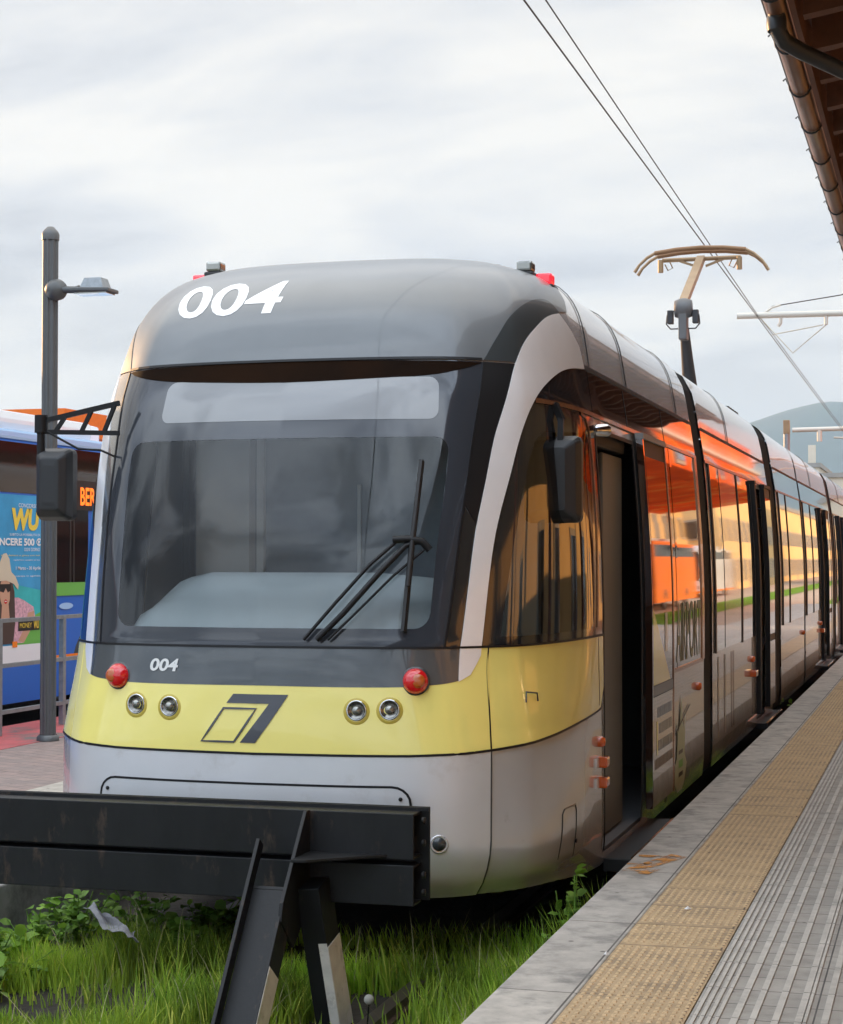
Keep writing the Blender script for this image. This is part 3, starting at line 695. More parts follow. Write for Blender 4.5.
MB().tube([(-4.16,7.9,2.37),(-4.10,7.91,2.335),(-4.0,7.93,2.28),(-3.90,7.96,2.275),(-3.83,8.0,2.24)],.006,6).build('mirror_cable','black',mr)
mr=mirror_housing(-1.955,-1.672,8.52,8.66,1.925,2.345,'mirror',0)
MB().box(-1.87,-1.69,8.662,8.666,1.94,2.33).build('mirror_glass','chrome',mr)
ar=MB(); ar.tube([(-1.96,8.72,2.44),(-1.86,8.64,2.475),(-1.79,8.60,2.49)],.022,10); ar.bar((-1.80,8.60,2.50),(-1.765,8.59,2.42),.03,.03); ar.bar((-1.768,8.59,2.43),(-1.768,8.57,2.25),.028,.028)
ar.build('mirror_arm','black',mr)
# ---- underframe and wheels
MB().box(-3.9,-2.0,9.2,36.9,.12,.18).build('underframe','black',tram)
for yy in (9.4,11.2,24.6,26.4,33,34.6):
    for xx in (-3.67,-2.23): MB().lathe([(0,-.06),(.28,-.06),(.30,-.05),(.30,.03),(.33,.03),(.33,.06),(0,.06)],(xx,yy,.30),(1 if xx<-3 else -1,0,0),28).build('wheel','rust',tram)
# ---- bellows and rear cars
def bellows(y0,y1,parent,name='bellows'):
    mb=MB(); n=max(4,int((y1-y0)/.06)); n+=n%2; vs=[];vv=frange(0,VM,.12)
    ring=[(s,v) for s,vl in ((-1,vv),(1,vv[::-1])) for v in vl]
    k=len(ring)
    for i in range(n+1):
        y=y0+(y1-y0)*i/n; o=-.035 if i%2 else -.012
        for s,v in ring: vs.append((XC+s*max(0,fw(v)+o),y,fz(v)+(o if v>VM-1 else 0)))
    mb.add(vs,[(i*k+j,i*k+j+1,(i+1)*k+j+1,(i+1)*k+j) for i in range(n) for j in range(k-1)],False)
    return mb.build(name,'rubber',parent)
bellows(13.43,13.97,tram)
def car(y0,y1,doors,wins,joints):
    a0,a1=A_(y0),A_(y1)
    holes=[[(a,zv(z)) for a,z in rect(A_(d0),A_(d1),.225,2.44)] for d0,d1 in doors]
    o=patch('carriage',[(a0,0),(a1,0),(a1,VM),(a0,VM)],'silver',tram,holes=holes,off=0,thick=0,dz=False,step=.15)
    patch('carriage_side',[(-a1,0),(-a0,0),(-a0,VM),(-a1,VM)],'silver',o,off=0,thick=0,dz=False,step=.15)
    band(a0+.01,a1-.01,o,sides=(1,))
    patch('upper_glass_band',mir(rect(a0+.01,a1-.01,1.0,2.736)),'darkglass',o,off=.004,step=.15)
    for w0,w1 in wins: sidepoly('side_window',[(w0,1.03),(w1,1.03),(w1,2.485),(w0,2.485)],.006,'darkglass',o)
    for w0,w1 in wins:
        sidebox('window_post',w0-.05,w0+.02,1.02,2.49,.002,.013,'black',o)
        if w1-w0>9: sidebox('window_post',(w0+w1)/2-.04,(w0+w1)/2+.04,1.02,2.49,.002,.010,'bronze',o)
    stripe('band_trim',[(a0,2.500),(a1,2.500)],.022,'copper',o,off=.010)
    stripe('cantrail_gap',[(a0,2.752),(a1,2.752)],.022,'black',o,off=.009)
    for yy in joints: stripe('roof_joint',[(A_(yy),zv(2.76)),(A_(yy),zv(3.0)),(A_(yy),zv(3.2)),(A_(yy),VM-.35)],.03,'black',o,off=.008,dz=False)
    MB().box(-4.04,-1.735,y0,y1,.185,.222).build('saloon_floor','floor',o)
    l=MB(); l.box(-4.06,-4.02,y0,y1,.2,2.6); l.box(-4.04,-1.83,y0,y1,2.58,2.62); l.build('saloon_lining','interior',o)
    for d0,d1 in doors:
        leaf(d1+.05,d1+.72,o,o=.042); leaf(d0-.06,d0+.04,o,o=.04)
        s=MB().box(-1.72,-1.61,d0+.1,d1+.9,.13,.185).build('folding_step','rubber',o)
        MB().box(-1.630,-1.608,d0+.1,d1+.9,.186,.192).build('step_edge_strip','copper',s)
        MB().box(-2.0,-1.80,d0,d1,2.34,2.50).build('door_motor_box','rubber',o)
    return o
c2=car(13.97,19.15,[(17.42,18.25)],[(14.15,14.75),(16.1,17.25)],[15.9])
sidepoly('pale_pillar_panel',[(14.80,1.03),(16.05,1.03),(16.05,2.485),(14.80,2.485)],.0065,'pillarpanel',c2)
for a in (16.9,): 
    disc('side_marker_lamp',A_(a),.83,[(.03,0),(.03,.02),(.02,.035),(0,.038)],'amber',c2,off=0)
    b=zpt(A_(a),.70); MB().box(b.x-.005,b.x+.055,b.y-.10,b.y+.10,b.z-.03,b.z+.03,bev=.012).build('side_indicator_lamp','amber',c2)
for y_ in (14.3,14.75,15.25,15.4): sidepoly('advert_stripe',[(y_,.35),(y_+.05,.35),(y_+.05,.98),(y_,.98)],.004,'winframe' if y_<15 else 'copper',c2)
bellows(19.13,20.12,tram)
c3=car(20.1,23.55,[],[(20.35,21.2),(21.3,23.4)],[])
bellows(23.53,23.8,tram)
c4=car(23.78,29.8,[(27.0,28.1)],[(24.0,25.2),(25.3,26.7)],[26.2])
bellows(29.78,30.7,tram)
c5=car(30.68,37.0,[(32.0,33.1)],[(30.95,31.8),(34.0,36.7)],[33.4])
for o_,yy in ((c3,23.2),(c4,26.6)): disc('side_marker_lamp',A_(yy),.83,[(.03,0),(.03,.02),(.02,.035),(0,.038)],'amber',o_,off=0)
b=zpt(A_(26.8),.72); MB().box(b.x-.005,b.x+.055,b.y-.10,b.y+.10,b.z-.03,b.z+.03,bev=.012).build('side_indicator_lamp','amber',c4)
vv=frange(0,VM,.12); MB().prism([(XC-fw(v),37.0,fz(v)) for v in vv]+[(XC+fw(v),37.0,fz(v)) for v in vv[::-1]],(0,.05,0)).build('rear_end','silver',tram)
# roof equipment
rb=MB().box(-2.62,-2.28,20.4,21.6,3.26,3.42,bev=.02).build('roof_box','rubber',tram)
for k in range(5): MB().box(-2.60,-2.30,20.5+k*.22,20.6+k*.22,3.42,3.47).build('cooling_fin','pantod',rb)
MB().box(-2.7,-2.35,23.9,24.3,3.28,3.36,bev=.02).build('roof_box','rubber',tram)
MB().box(-2.10,-2.02,20.35,20.95,3.15,3.185,bev=.01).build('roof_vent','black',tram)
# ---- pantograph
pg=MB(); pg.box(-3.35,-2.55,21.7,22.9,3.33,3.40); pg.tube([(-3.2,22.35,3.4),(-3.2,22.35,3.46)],.05); pg=pg.build('pantograph','pantod',tram)
la=MB(); la.tube([(-2.95,22.30,3.42),(-2.95,22.12,3.85),(-2.955,21.9,4.2),(-2.96,21.72,4.52)],.1,12,rs=[.10,.09,.07,.055]); la.build('lower_arm','pantod',pg)
kn=MB(); kn.box(-3.005,-2.905,21.50,21.70,4.36,4.82,bev=.02); kn.lathe([(0,-.11),(.10,-.10),(.125,-.03),(.125,.03),(.10,.10),(0,.11)],(-2.955,21.6,4.74),(1,0,0),16); kn.build('knee_joint','jointgrey',pg)
cb=MB()
for s in (-1,1): cb.tube([(-2.96+s*.10,21.6,4.72),(-2.96+s*.19,21.6,4.66),(-2.96+s*.20,21.6,4.56),(-2.96+s*.15,21.6,4.50),(-2.96+s*.06,21.6,4.50)],.009,6); cb.box(-2.96+s*.15-.035,-2.96+s*.15+.035,21.55,21.65,4.56,4.72,bev=.01)
cb.build('cable_loop','pantod',pg)
ua=MB(); ua.bar((-2.96,21.60,4.80),(-2.95,23.22,5.60),.10,.08); ua.build('upper_arm','panto',pg)
hd=MB(); hd.tube([(-3.45,23.25,5.60),(-2.45,23.25,5.60)],.028,8)
for s in (-1,1):
    hd.tube([(-2.95+s*.50,23.1,5.58),(-2.95+s*.50,23.1,5.42)],.035,8); hd.bar((-2.95+s*.28,23.25,5.585),(-2.95+s*.06,23.22,5.50),.03,.03)
    hd.tube([(-2.95+s*.40,23.2,5.58),(-2.95+s*.36,23.2,5.49),(-2.95+s*.42,23.2,5.46),(-2.95+s*.46,23.2,5.54)],.009,6)
hd.build('head_frame','panto',pg)
for yy in (23.12,23.38):
    h=MB(); h.tube([(-3.53,yy,5.675),(-3.25,yy,5.71),(-2.95,yy,5.722),(-2.65,yy,5.71),(-2.37,yy,5.675)],.030,8); h.build('collector_strip','carbon',pg)
    for s in (-1,1):
        h=MB(); h.tube([(-2.95+s*.58,yy,5.675),(-2.95+s*.68,yy,5.62),(-2.95+s*.78,yy,5.53),(-2.95+s*.84,yy,5.44)],.025,8,rs=[.020,.020,.018,.022]); h.build('horn','panto',pg)
# ------------------------------------------------------------------ procedural ground materials
def brickmat(name,c1,c2,mortar,bw,bh,ms,bump=.3,rough=.85,off=.5,stain=None,rot=0):
    m=bpy.data.materials.new(name); m.use_nodes=True; nt=m.node_tree; L=nt.links.new; b=nt.nodes['Principled BSDF']; b.inputs['Roughness'].default_value=rough
    tc=_n(nt,'ShaderNodeTexCoord'); mp=_n(nt,'ShaderNodeMapping'); mp.inputs['Rotation'].default_value=(0,0,rot); L(tc.outputs['Object'],mp.inputs['Vector'])
    br=_n(nt,'ShaderNodeTexBrick'); br.offset=off; br.inputs['Scale'].default_value=1; br.inputs['Brick Width'].default_value=bw; br.inputs['Row Height'].default_value=bh
    br.inputs['Mortar Size'].default_value=ms; br.inputs['Color1'].default_value=tuple(c1)+(1,); br.inputs['Color2'].default_value=tuple(c2)+(1,); br.inputs['Mortar'].default_value=tuple(mortar)+(1,)
    L(mp.outputs['Vector'],br.inputs['Vector'])
    nz=_n(nt,'ShaderNodeTexNoise'); nz.inputs['Scale'].default_value=7; nz.inputs['Detail'].default_value=8; nz.inputs['Roughness'].default_value=.7; L(tc.outputs['Object'],nz.inputs['Vector'])
    mr=_n(nt,'ShaderNodeMapRange'); mr.inputs['From Min'].default_value=.3; mr.inputs['From Max'].default_value=.7; mr.inputs['To Min'].default_value=.72; mr.inputs['To Max'].default_value=1.2; L(nz.outputs['Fac'],mr.inputs['Value'])
    mx=_n(nt,'ShaderNodeMixRGB'); mx.blend_type='MULTIPLY'; mx.inputs['Fac'].default_value=1; L(br.outputs['Color'],mx.inputs['Color1']); L(mr.outputs['Result'],mx.inputs['Color2']); col=mx.outputs['Color']
    if stain:
        sz=_n(nt,'ShaderNodeTexNoise'); sz.inputs['Scale'].default_value=stain[1]; sz.inputs['Detail'].default_value=7; sz.inputs['Roughness'].default_value=.65; L(tc.outputs['Object'],sz.inputs['Vector'])
        rp=_n(nt,'ShaderNodeValToRGB'); rp.color_ramp.elements[0].position=stain[2]; rp.color_ramp.elements[1].position=stain[3]; L(sz.outputs['Fac'],rp.inputs['Fac'])
        m2=_n(nt,'ShaderNodeMixRGB'); L(rp.outputs['Color'],m2.inputs['Fac']); L(col,m2.inputs['Color1']); m2.inputs['Color2'].default_value=tuple(stain[0])+(1,); col=m2.outputs['Color']
    vo=_n(nt,'ShaderNodeTexVoronoi'); vo.inputs['Scale'].default_value=7.5; L(tc.outputs['Object'],vo.inputs['Vector'])
    sm_=_n(nt,'ShaderNodeMapRange'); sm_.inputs['From Min'].default_value=.055; sm_.inputs['From Max'].default_value=.10; sm_.inputs['To Min'].default_value=.75; sm_.inputs['To Max'].default_value=0; L(vo.outputs['Distance'],sm_.inputs['Value'])
    gt=_n(nt,'ShaderNodeMath'); gt.operation='GREATER_THAN'; gt.inputs[1].default_value=.62; sc_=_n(nt,'ShaderNodeSeparateColor'); L(vo.outputs['Color'],sc_.inputs[0]); L(sc_.outputs[0],gt.inputs[0])
    gm=_n(nt,'ShaderNodeMath'); gm.operation='MULTIPLY'; L(gt.outputs[0],gm.inputs[0]); L(sm_.outputs['Result'],gm.inputs[1])
    m3=_n(nt,'ShaderNodeMixRGB'); L(gm.outputs[0],m3.inputs['Fac']); L(col,m3.inputs['Color1']); m3.inputs['Color2'].default_value=(.06,.055,.05,1); col=m3.outputs['Color']
    L(col,b.inputs['Base Color'])
    bp=_n(nt,'ShaderNodeBump'); bp.inputs['Strength'].default_value=bump; bp.inputs['Distance'].default_value=.004
    ad=_n(nt,'ShaderNodeMath'); ad.operation='SUBTRACT'; L(nz.outputs['Fac'],ad.inputs[0]); L(br.outputs['Fac'],ad.inputs[1]); L(ad.outputs['Value'],bp.inputs['Height']); L(bp.outputs['Normal'],b.inputs['Normal'])
    return m
M['tact']=brickmat('yellow_tactile_tiles',(.50,.355,.20),(.45,.325,.195),(.12,.08,.05),.40,.40,.004,stain=((.22,.17,.12),5,.50,.74),off=0)
M['ribpave']=brickmat('ribbed_grey_tiles',(.40,.37,.33),(.35,.33,.295),(.09,.085,.08),.40,.20,.003,stain=((.15,.14,.13),3.5,.55,.82),off=0)
M['rib']=mat('pale_ribs',(.52,.49,.44),.75,var=.15,vscale=12,dirt=((.22,.21,.19),6,.52,.75))
M['stud']=mat('yellow_studs',(.58,.42,.24),.75,var=.15,vscale=12)
M['cope']=brickmat('grey_coping_slabs',(.49,.455,.405),(.43,.40,.36),(.11,.10,.09),.6,1.2,.004,bump=.4,stain=((.17,.165,.155),6,.5,.75),off=0)
M['brickp']=brickmat('red_brown_pavers',(.30,.215,.185),(.25,.185,.165),(.17,.14,.12),.24,.12,.006,stain=((.19,.165,.15),1.2,.5,.8),rot=.5)
M['beigep']=brickmat('beige_strip',(.42,.38,.32),(.38,.345,.29),(.20,.18,.16),.6,.3,.004)
def sheet(name,x0,x1,y0,y1,z,m,kind='structure'):
    o=MB(); o.add([(x0,y0,z),(x1,y0,z),(x1,y1,z),(x0,y1,z)],[(0,1,2,3)]); return tag(o.build(name,m),kind=kind)
def block(name,x0,x1,y0,y1,z0,z1,m,kind='structure'):
    return tag(MB().box(x0,x1,y0,y1,z0,z1).build(name,m),kind=kind)
M['ground']=mat('ground_far',(.16,.15,.12),.95,col2=(.08,.11,.035),vscale=.02,thr=(.4,.6))
sheet('ground',-6000,6000,-300,7000,-.17,'ground')
sheet('track_bed',-4.46,-1.44,-4,140,-.160,'soil')
# station platform: coping with a front wall, studded strip, ribbed tiles
PX=-1.458
cop=tag(MB().box(PX,-1.184,-4,60,.08,.30,bev=0).build('platform_coping','cope',bev=.006),kind='structure')
block('platform',PX+.03,4.2,-4,40,-.2,.292,'side_wall'); block('platform_end',PX+.03,1.2,40,60,-.2,.292,'side_wall')
tac=block('tactile_paving',-1.180,-.787,-4,60,.2,.302,'tact')
block('platform_paving',-.783,4.2,-4,40,.2,.300,'ribpave'); block('platform_end_paving',-.783,1.2,40,60,.2,.300,'ribpave')
# raised studs of the warning strip (near the camera) and the ribs of the guiding tiles
st=MB()
for i in range(13):
    x=-1.162+i*.030
    for j in range(int(16/.045)):
        y=4.6+j*.045+(i%2)*.0
        if (y%.40)<.02: continue
        r=.0085; st.add([(x-r,y-r*1.3,.3022),(x+r,y-r*1.3,.3022),(x+r,y+r*1.3,.3022),(x-r,y+r*1.3,.3022),(x-r*.6,y-r,.3055),(x+r*.6,y-r,.3055),(x+r*.6,y+r,.3055),(x-r*.6,y+r,.3055)],[(4,5,6,7),(0,1,5,4),(1,2,6,5),(2,3,7,6),(3,0,4,7)])
tag(st.build('tactile_studs','stud',fixn=False),kind='structure')
rb=MB(); x=-.765; k=0
offs=[0,.028,.056,.084,.125,.19]; base=-.765
xs=[]
for t in range(9):
    for i,o in enumerate((0,.030,.060,.090) if t==0 else (0,.028)): xs.append((base+o,.007 if t==0 else .011))
    base+=.135 if t else .165
xr=[(-.765,.006),(-.742,.006),(-.718,.006),(-.694,.006),(-.640,.011),(-.585,.010),(-.515,.011),(-.445,.011),(-.425,.005),(-.365,.011),(-.300,.011),(-.235,.011),(-.170,.011),(-.10,.011),(-.03,.011),(.04,.011),(.11,.011),(.18,.011),(.25,.011)]
for x,w in xr:
    y=-1
    while y<40:
        rb.box(x-w,x+w,y+.004,y+.396,.298,.3045); y+=.4
tag(rb.build('paving_ribs','rib'),kind='structure')
# paint mark on the coping
orange_=mat('worn_orange_paint',(.58,.25,.05),.7,var=.2,vscale=20); nt_=orange_.node_tree
nz_=_n(nt_,'ShaderNodeTexNoise'); nz_.inputs['Scale'].default_value=14; nz_.inputs['Detail'].default_value=8; nz_.inputs['Roughness'].default_value=.7; tc_=_n(nt_,'ShaderNodeTexCoord'); nt_.links.new(tc_.outputs['Object'],nz_.inputs['Vector'])
rr_=_n(nt_,'ShaderNodeMapRange'); rr_.inputs['From Min'].default_value=.42; rr_.inputs['From Max'].default_value=.56; nt_.links.new(nz_.outputs['Fac'],rr_.inputs['Value']); nt_.links.new(rr_.outputs['Result'],nt_.nodes['Principled BSDF'].inputs['Alpha'])
o_=MB(); 
for P in ([(-1.45,8.40),(-1.37,8.38),(-1.20,8.86),(-1.29,8.92)],[(-1.44,8.86),(-1.43,8.80),(-1.26,8.80),(-1.26,8.86)],[(-1.455,8.60),(-1.45,8.56),(-1.36,8.58),(-1.36,8.62)],[(-1.38,8.33),(-1.31,8.33),(-1.27,8.47),(-1.33,8.48)]):
    o_.add([(x,y,.3035) for x,y in P],[tuple(range(len(P)))])
tag(o_.build('paint_mark',orange_),kind='structure')
# the other side: low platform, red lane, bus road
tag(MB().box(-4.75,-4.45,6.4,120,-.2,.15).build('side_platform_edge','side_wall',bev=.01),kind='structure')
block('side_platform',-8.20,-4.752,6.4,120,-.2,.146,'brickp')
sheet('beige_paving_strip',-6.10,-4.76,6.4,120,.150,'beigep')
block('red_lane',-8.75,-8.202,-2,120,-.2,.13,'redlane')
block('bus_road',-30,-8.752,-60,140,-.2,.02,'asphalt')
block('red_margin',-8.2,-7.62,6.4,120,.0,.1505,'redlane')
block('station_yard',4.202,60,-30,40,-.2,.02,'asphalt'); block('sunlit_square',1.21,60,40.002,320,-.2,.02,'pinkpave')
sheet('lawn_strip',3.6,5.6,44,150,.04,'lawn'); sheet('lawn_strip',-1.2,1.2,62,200,.04,'lawn')
def railobj(x,lab,y0=-3):
    t=thing('rail',lab,'rail',(x,0,-.15),'tram rails'); dz_=-.105
    MB().box(x-.033,x+.033,y0,80,-.035+dz_,dz_).build('rail_head','railtop',t); m_=MB(); m_.box(x-.008,x+.008,y0,80,-.14,-.034+dz_); m_.box(x-.06,x+.06,y0,80,-.158,-.14); m_.build('rail_web','rust',t)
railobj(-2.23,'rusty tram rail in the grass, the one nearer the paved passenger platform'); railobj(-3.67,'rusty tram rail under the tram, the one nearer the bus lane',8.3)
# sleepers/dark ballast patch objects are ground texture
# ------------------------------------------------------------------ buffer stop
bs=thing('buffer_stop','black steel buffer stop with stacked beams and white banded legs before the tram','buffer stop',(-3.1,7.0,-.16))
def chan(z0,z1,x0,x1,name):
    mb=MB(); y=7.03; t=.012
    prof=[(y,z0),(y+.11,z0),(y+.11,z0+t),(y+t,z0+t),(y+t,z1-t),(y+.11,z1-t),(y+.11,z1),(y,z1)]
    mb.prism([(x0,a,b) for a,b in prof],(x1-x0,0,0)); return mb.build(name,'stopblk',bs,bev=.003)
chan(.538,.722,-4.9,-2.055,'beam'); chan(.352,.515,-4.9,-2.055,'beam')
MB().box(-4.9,-2.02,7.142,7.156,.36,.738).build('backing_plate','stopblk',bs)
MB().box(-4.9,-2.02,7.128,7.141,.722,.736).build('backing_lip','stopblk',bs)
for z in (.69,.60,.47,.40): MB().lathe([(.015,0),(.015,.012),(0,.012)],(-2.035,7.09,z),(1,0,0),6).build('bolt','stopblk',bs)
def frame(xc,tagit=''):
    # tall web plate standing off the beams, from their top to the raking leg
    w=MB(); x=xc
    w.prism([(x-.008,7.03,.725),(x-.008,6.995,.725),(x-.008,6.72,.40),(x-.008,6.70,.33),(x-.008,6.84,.20),(x-.008,7.03,.34)],(.016,0,0)); w.build('gusset_plate','stopblk',bs,bev=.002)
    g=MB(); g.prism([(x+.008,7.03,.545),(x+.008,6.80,.545),(x+.07,6.81,.545),(x+.34,7.03,.545)],(0,0,.012)); g.build('gusset_plate','stopblk',bs,bev=.002)
    g=MB(); g.prism([(x+.008,6.985,.345),(x+.27,6.995,.345),(x+.27,6.995,.545),(x+.008,6.80,.545)],(0,.012,0)) 
    # raking leg: a channel leaning to the camera
    top=Vector((x-.088,6.95,.585)); bot_=Vector((x-.088,6.05,-.62)); d=(bot_-top).normalized(); n=Vector((0,-d.z,d.y)).normalized()
    if n.y>0: n=-n
    def leg(pw,off0,off1,h0,h1,name,m,t0=0,t1=1):
        p=top+(bot_-top)*t0; q=top+(bot_-top)*t1
        a=[p+Vector((off0,0,0))+n*h0,p+Vector((off1,0,0))+n*h0,p+Vector((off1,0,0))+n*h1,p+Vector((off0,0,0))+n*h1]
        mb=MB(); mb.add(a+[v+(q-p) for v in a],[(0,1,2,3),(7,6,5,4),(0,4,5,1),(1,5,6,2),(2,6,7,3),(3,7,4,0)]); return mb.build(name,m,pw,bev=.002)
    lg=leg(bs,-.075,.075,-.012,0,'raking_leg','stopblk',.13)
    leg(lg,-.090,-.074,-.0,.055,'leg_flange','stopblk',.0); leg(lg,.074,.090,-.07,.055,'leg_flange','stopblk',.12)
    leg(lg,-.0905,-.0905+.002,.0,.05,'dummy','stopblk',.3) if False else None
    leg(lg,.0905,.0925,-.068,.053,'white_band','stopwht',.36,.95)
    leg(lg,-.074,.074,-.05,.0,'end_plate','stopblk',.12,.13)
    # second leg going back under the beams
    l2=MB(); x2=x+.055
    P0=Vector((x2-.012,6.97,.44)); P1=Vector((x2+.062,7.12,-.35))
    l2.bar(P0,P1,.10,.16,(0,1,0)); l2=l2.build('rear_leg','stopblk',bs,bev=.003)
    A=P0+(P1-P0)*.30; B=P0+(P1-P0)*.98
    w2=MB(); w2.bar(A+Vector((.0515,0,0)),B+Vector((.0515,0,0)),.003,.158,(0,1,0)); w2.build('white_band','stopwht',l2)
    w3=MB(); w3.bar(A+Vector((.032,-.081,0)),B+Vector((.032,-.081,0)),.036,.003,(0,1,0)); w3.build('white_band','stopwht',l2)
frame(-2.505); frame(-4.45)
# ------------------------------------------------------------------ lamp post, railing
lp=thing('street_lamp','grey fluted steel lamp post with one flat lantern arm beside the tram','street lamp',(-7.60,14.5,.15))
prof=[]; n=32
m_=MB(); vs=[];
for z in (.15,4.58):
    for j in range(n): t=2*math.pi*j/n; r=.073 if (j%4)<2 else .062; vs.append((-7.60+r*math.cos(t),14.5+r*math.sin(t),z))
m_.add(vs,[(j,(j+1)%n,(j+1)%n+n,j+n) for j in range(n)]); m_.build('pole','pole',lp)
MB().lathe([(.078,0),(.080,.05),(.070,.075),(.03,.12),(0,.125)],(-7.60,14.5,4.58),(0,0,1),20).build('finial','pole',lp)
MB().lathe([(.10,0),(.10,.03),(.08,.05)],(-7.60,14.5,.15),(0,0,1),20).build('base_collar','pole',lp)
m_=MB(); m_.lathe([(0,-.09),(.075,-.08),(.095,-.03),(.095,.03),(.07,.08),(0,.09)],(-7.52,14.46,4.13),(.6,-.4,0),20); m_.tube([(-7.50,14.45,4.13),(-7.32,14.44,4.12),(-7.28,14.44,4.13)],.032,10); m_.build('lamp_arm','pole',lp)
m_=MB(); 
m_.prism([(-7.34,14.36,4.10),(-6.97,14.36,4.085),(-6.97,14.58,4.085),(-7.34,14.58,4.10)],(0,0,.035)); m_=m_.build('lantern','pole',lp,bev=.01)
b_=MB(); b_.add([(-7.25,14.38,4.135),(-7.03,14.38,4.12),(-7.03,14.56,4.12),(-7.25,14.56,4.135),(-7.22,14.40,4.215),(-7.06,14.40,4.215),(-7.06,14.54,4.215),(-7.22,14.54,4.215)],[(4,5,6,7),(0,1,5,4),(1,2,6,5),(2,3,7,6),(3,0,4,7)]); b_.build('lantern_cover','galv',m_)
MB().box(-7.31,-7.0,14.38,14.56,4.074,4.084).build('lantern_glass','lens',m_)
rl=thing('railing','galvanised pedestrian railing with three bars between the paving and the bus lane','railing',(-8.2,17,.15))
for k in range(-2,9):
    y=14.70+k*1.235; MB().box(-8.225,-8.175,y-.03,y+.03,.15,1.20).build('post','galv',rl,bev=.004)
for z in (1.19,.78,.36):
    MB().box(-8.222,-8.178,12.0,25,z-.018,z+.018).build('bar','galv',rl)
# ------------------------------------------------------------------ buses
def arc(cx,cy,r,t0,t1,n):
    return [(cx+r*math.cos(t0+(t1-t0)*i/n),cy+r*math.sin(t0+(t1-t0)*i/n)) for i in range(n+1)]
def make_bus(name,label,xr,y0,y1,low,up,facing=1):
    "xr = x of the side that shows, facing its outward direction"
    b=thing(name,label,'bus',(xr-facing*1.25,(y0+y1)/2,.02))
    X=lambda d: xr-facing*d
    sec=[(0,.34),(0,2.88)]+[(.14-.14*math.cos(t),2.88+.17*math.sin(t)) for t in [math.pi/2*i/5 for i in range(1,6)]]
    sec=sec+[(2.5-d,z) for d,z in sec[::-1]]
    m_=MB(); m_.prism([(X(d),y0,z) for d,z in sec],(0,y1-y0,0)); m_.build('body',up,b,bev=.02)
    MB().box(min(X(0),X(2.5))+.0-.008,max(X(0),X(2.5))+.008,y0-.008,y1+.008,.30,.66).build('skirt',low,b)
    MB().box(min(X(-.006),X(2.506)),max(X(-.006),X(2.506)),y0-.01,y1+.01,2.955,3.06,bev=.03).build('roof_edge','bussky' if low=='busblue' else up,b)
    f0,f1=(X(-.004),X(.03)) ; xs_=sorted((f0,f1))
    MB().box(xs_[0],xs_[1],y0+.3,y1-.3,2.42,2.93).build('upper_window','busglass',b)
    xe=sorted((X(2.47),X(2.504))); MB().box(xe[0],xe[1],y0+.3,y1-.3,1.4,2.93).build('upper_window','busglass',b)
    for ye,s in ((y0,-1),(y1,1)):
        e=sorted((ye+s*.006,ye-s*.03)); w=MB().box(min(X(.12),X(2.38)),max(X(.12),X(2.38)),e[0],e[1],1.15,2.85).build('end_window','busglass',b)
        for dx in (.25,2.25): MB().box(X(dx)-.1,X(dx)+.1,*sorted((ye+s*.012,ye-s*.03)),.75,.90).build('end_lamp','redlens' if s>0 else 'lens',b)
    for yy in (y0+2.3,y1-3.0):
        for d,ax in ((0.02,facing),(2.48,-facing)):
            wb=MB().lathe([(0,-.10),(.48,-.10),(.50,-.05),(.50,.02),(.30,.03),(.27,.0),(.10,.01),(.08,.04),(0,.04)],(X(d),yy,.52),(ax,0,0),28).build('wheel','rubber',b)
    for ya,yb in ((y0+2.2,y0+4.6),(y1-5.2,y1-1.9)):
        MB().box(min(X(.45),X(2.05)),max(X(.45),X(2.05)),ya,yb,3.04,3.30,bev=.07).build('roof_pod','buswhite',b)
    return b,X
b1,X1=make_bus('bus','blue bus with a turquoise advert of a woman in a hat, behind the railing',-9.0,9.3,21.2,'busblue','busblue')
MB().box(-11.2,-9.12,12.5,18.45,3.05,3.27,bev=.09).build('roof_fairing','buswhite',b1)
def sp(name,P,m,par,o): # flat polygon on the bus side, (y,z)
    mb=MB(); mb.add([(-9.0+o,y,z) for y,z in P],[tuple(range(len(P)))]); return mb.build(name,m,par,fixn=False)
def el(cy,cz,ry,rz,n=20,t0=0,t1=2*math.pi): return [(cy+ry*math.cos(t0+(t1-t0)*i/(n if t1-t0<6 else n)),cz+rz*math.sin(t0+(t1-t0)*i/n)) for i in range(n if t1-t0>6 else n+1)]
ad=sp('advert_panel',[(14.4,.70),(17.05,.70),(17.05,2.40),(14.4,2.40)],'adblue',b1,.006)
sp('advert_sea',[(14.4,1.0),(17.05,1.0),(17.05,1.42),(16.2,1.52),(14.4,1.60)],'adsea',ad,.009)
sp('advert_grass',[(16.4,.86),(17.05,.86),(17.05,1.22),(16.8,1.16),(16.5,1.0)],'adgreen',ad,.0105)
sp('advert_footer',[(14.4,.70),(17.05,.70),(17.05,.88),(14.4,.885)],'adwht',ad,.0115)
def btxt(name,t,y0,y1,z0,z1,m,bold=.0,shear=0,o=.012): return flat_text(name,t,(-9.0+o,y0,z0),(0,y1-y0,0),(0,0,z1-z0),m,ad,bold,shear)
btxt('advert_letters','WU',16.36,16.94,2.04,2.265,'adyel',.055,.12)
btxt('advert_line','CONCORSO',16.50,16.90,2.275,2.315,'adwht')
btxt('advert_line','SUBITO LA POSSIBILITÀ DI',16.32,16.95,1.985,2.015,'adwht')
btxt('advert_headline','VINCERE 500 €',15.98,16.97,1.885,1.965,'adwht',.035)
btxt('advert_line','OGNI GIORNO',16.62,16.95,1.83,1.865,'adwht')
btxt('advert_line','invia denaro e gioca con noi',16.15,16.95,1.775,1.795,'adyel')
btxt('advert_line','regolamento completo sul sito',16.40,16.95,1.73,1.748,'adwht')
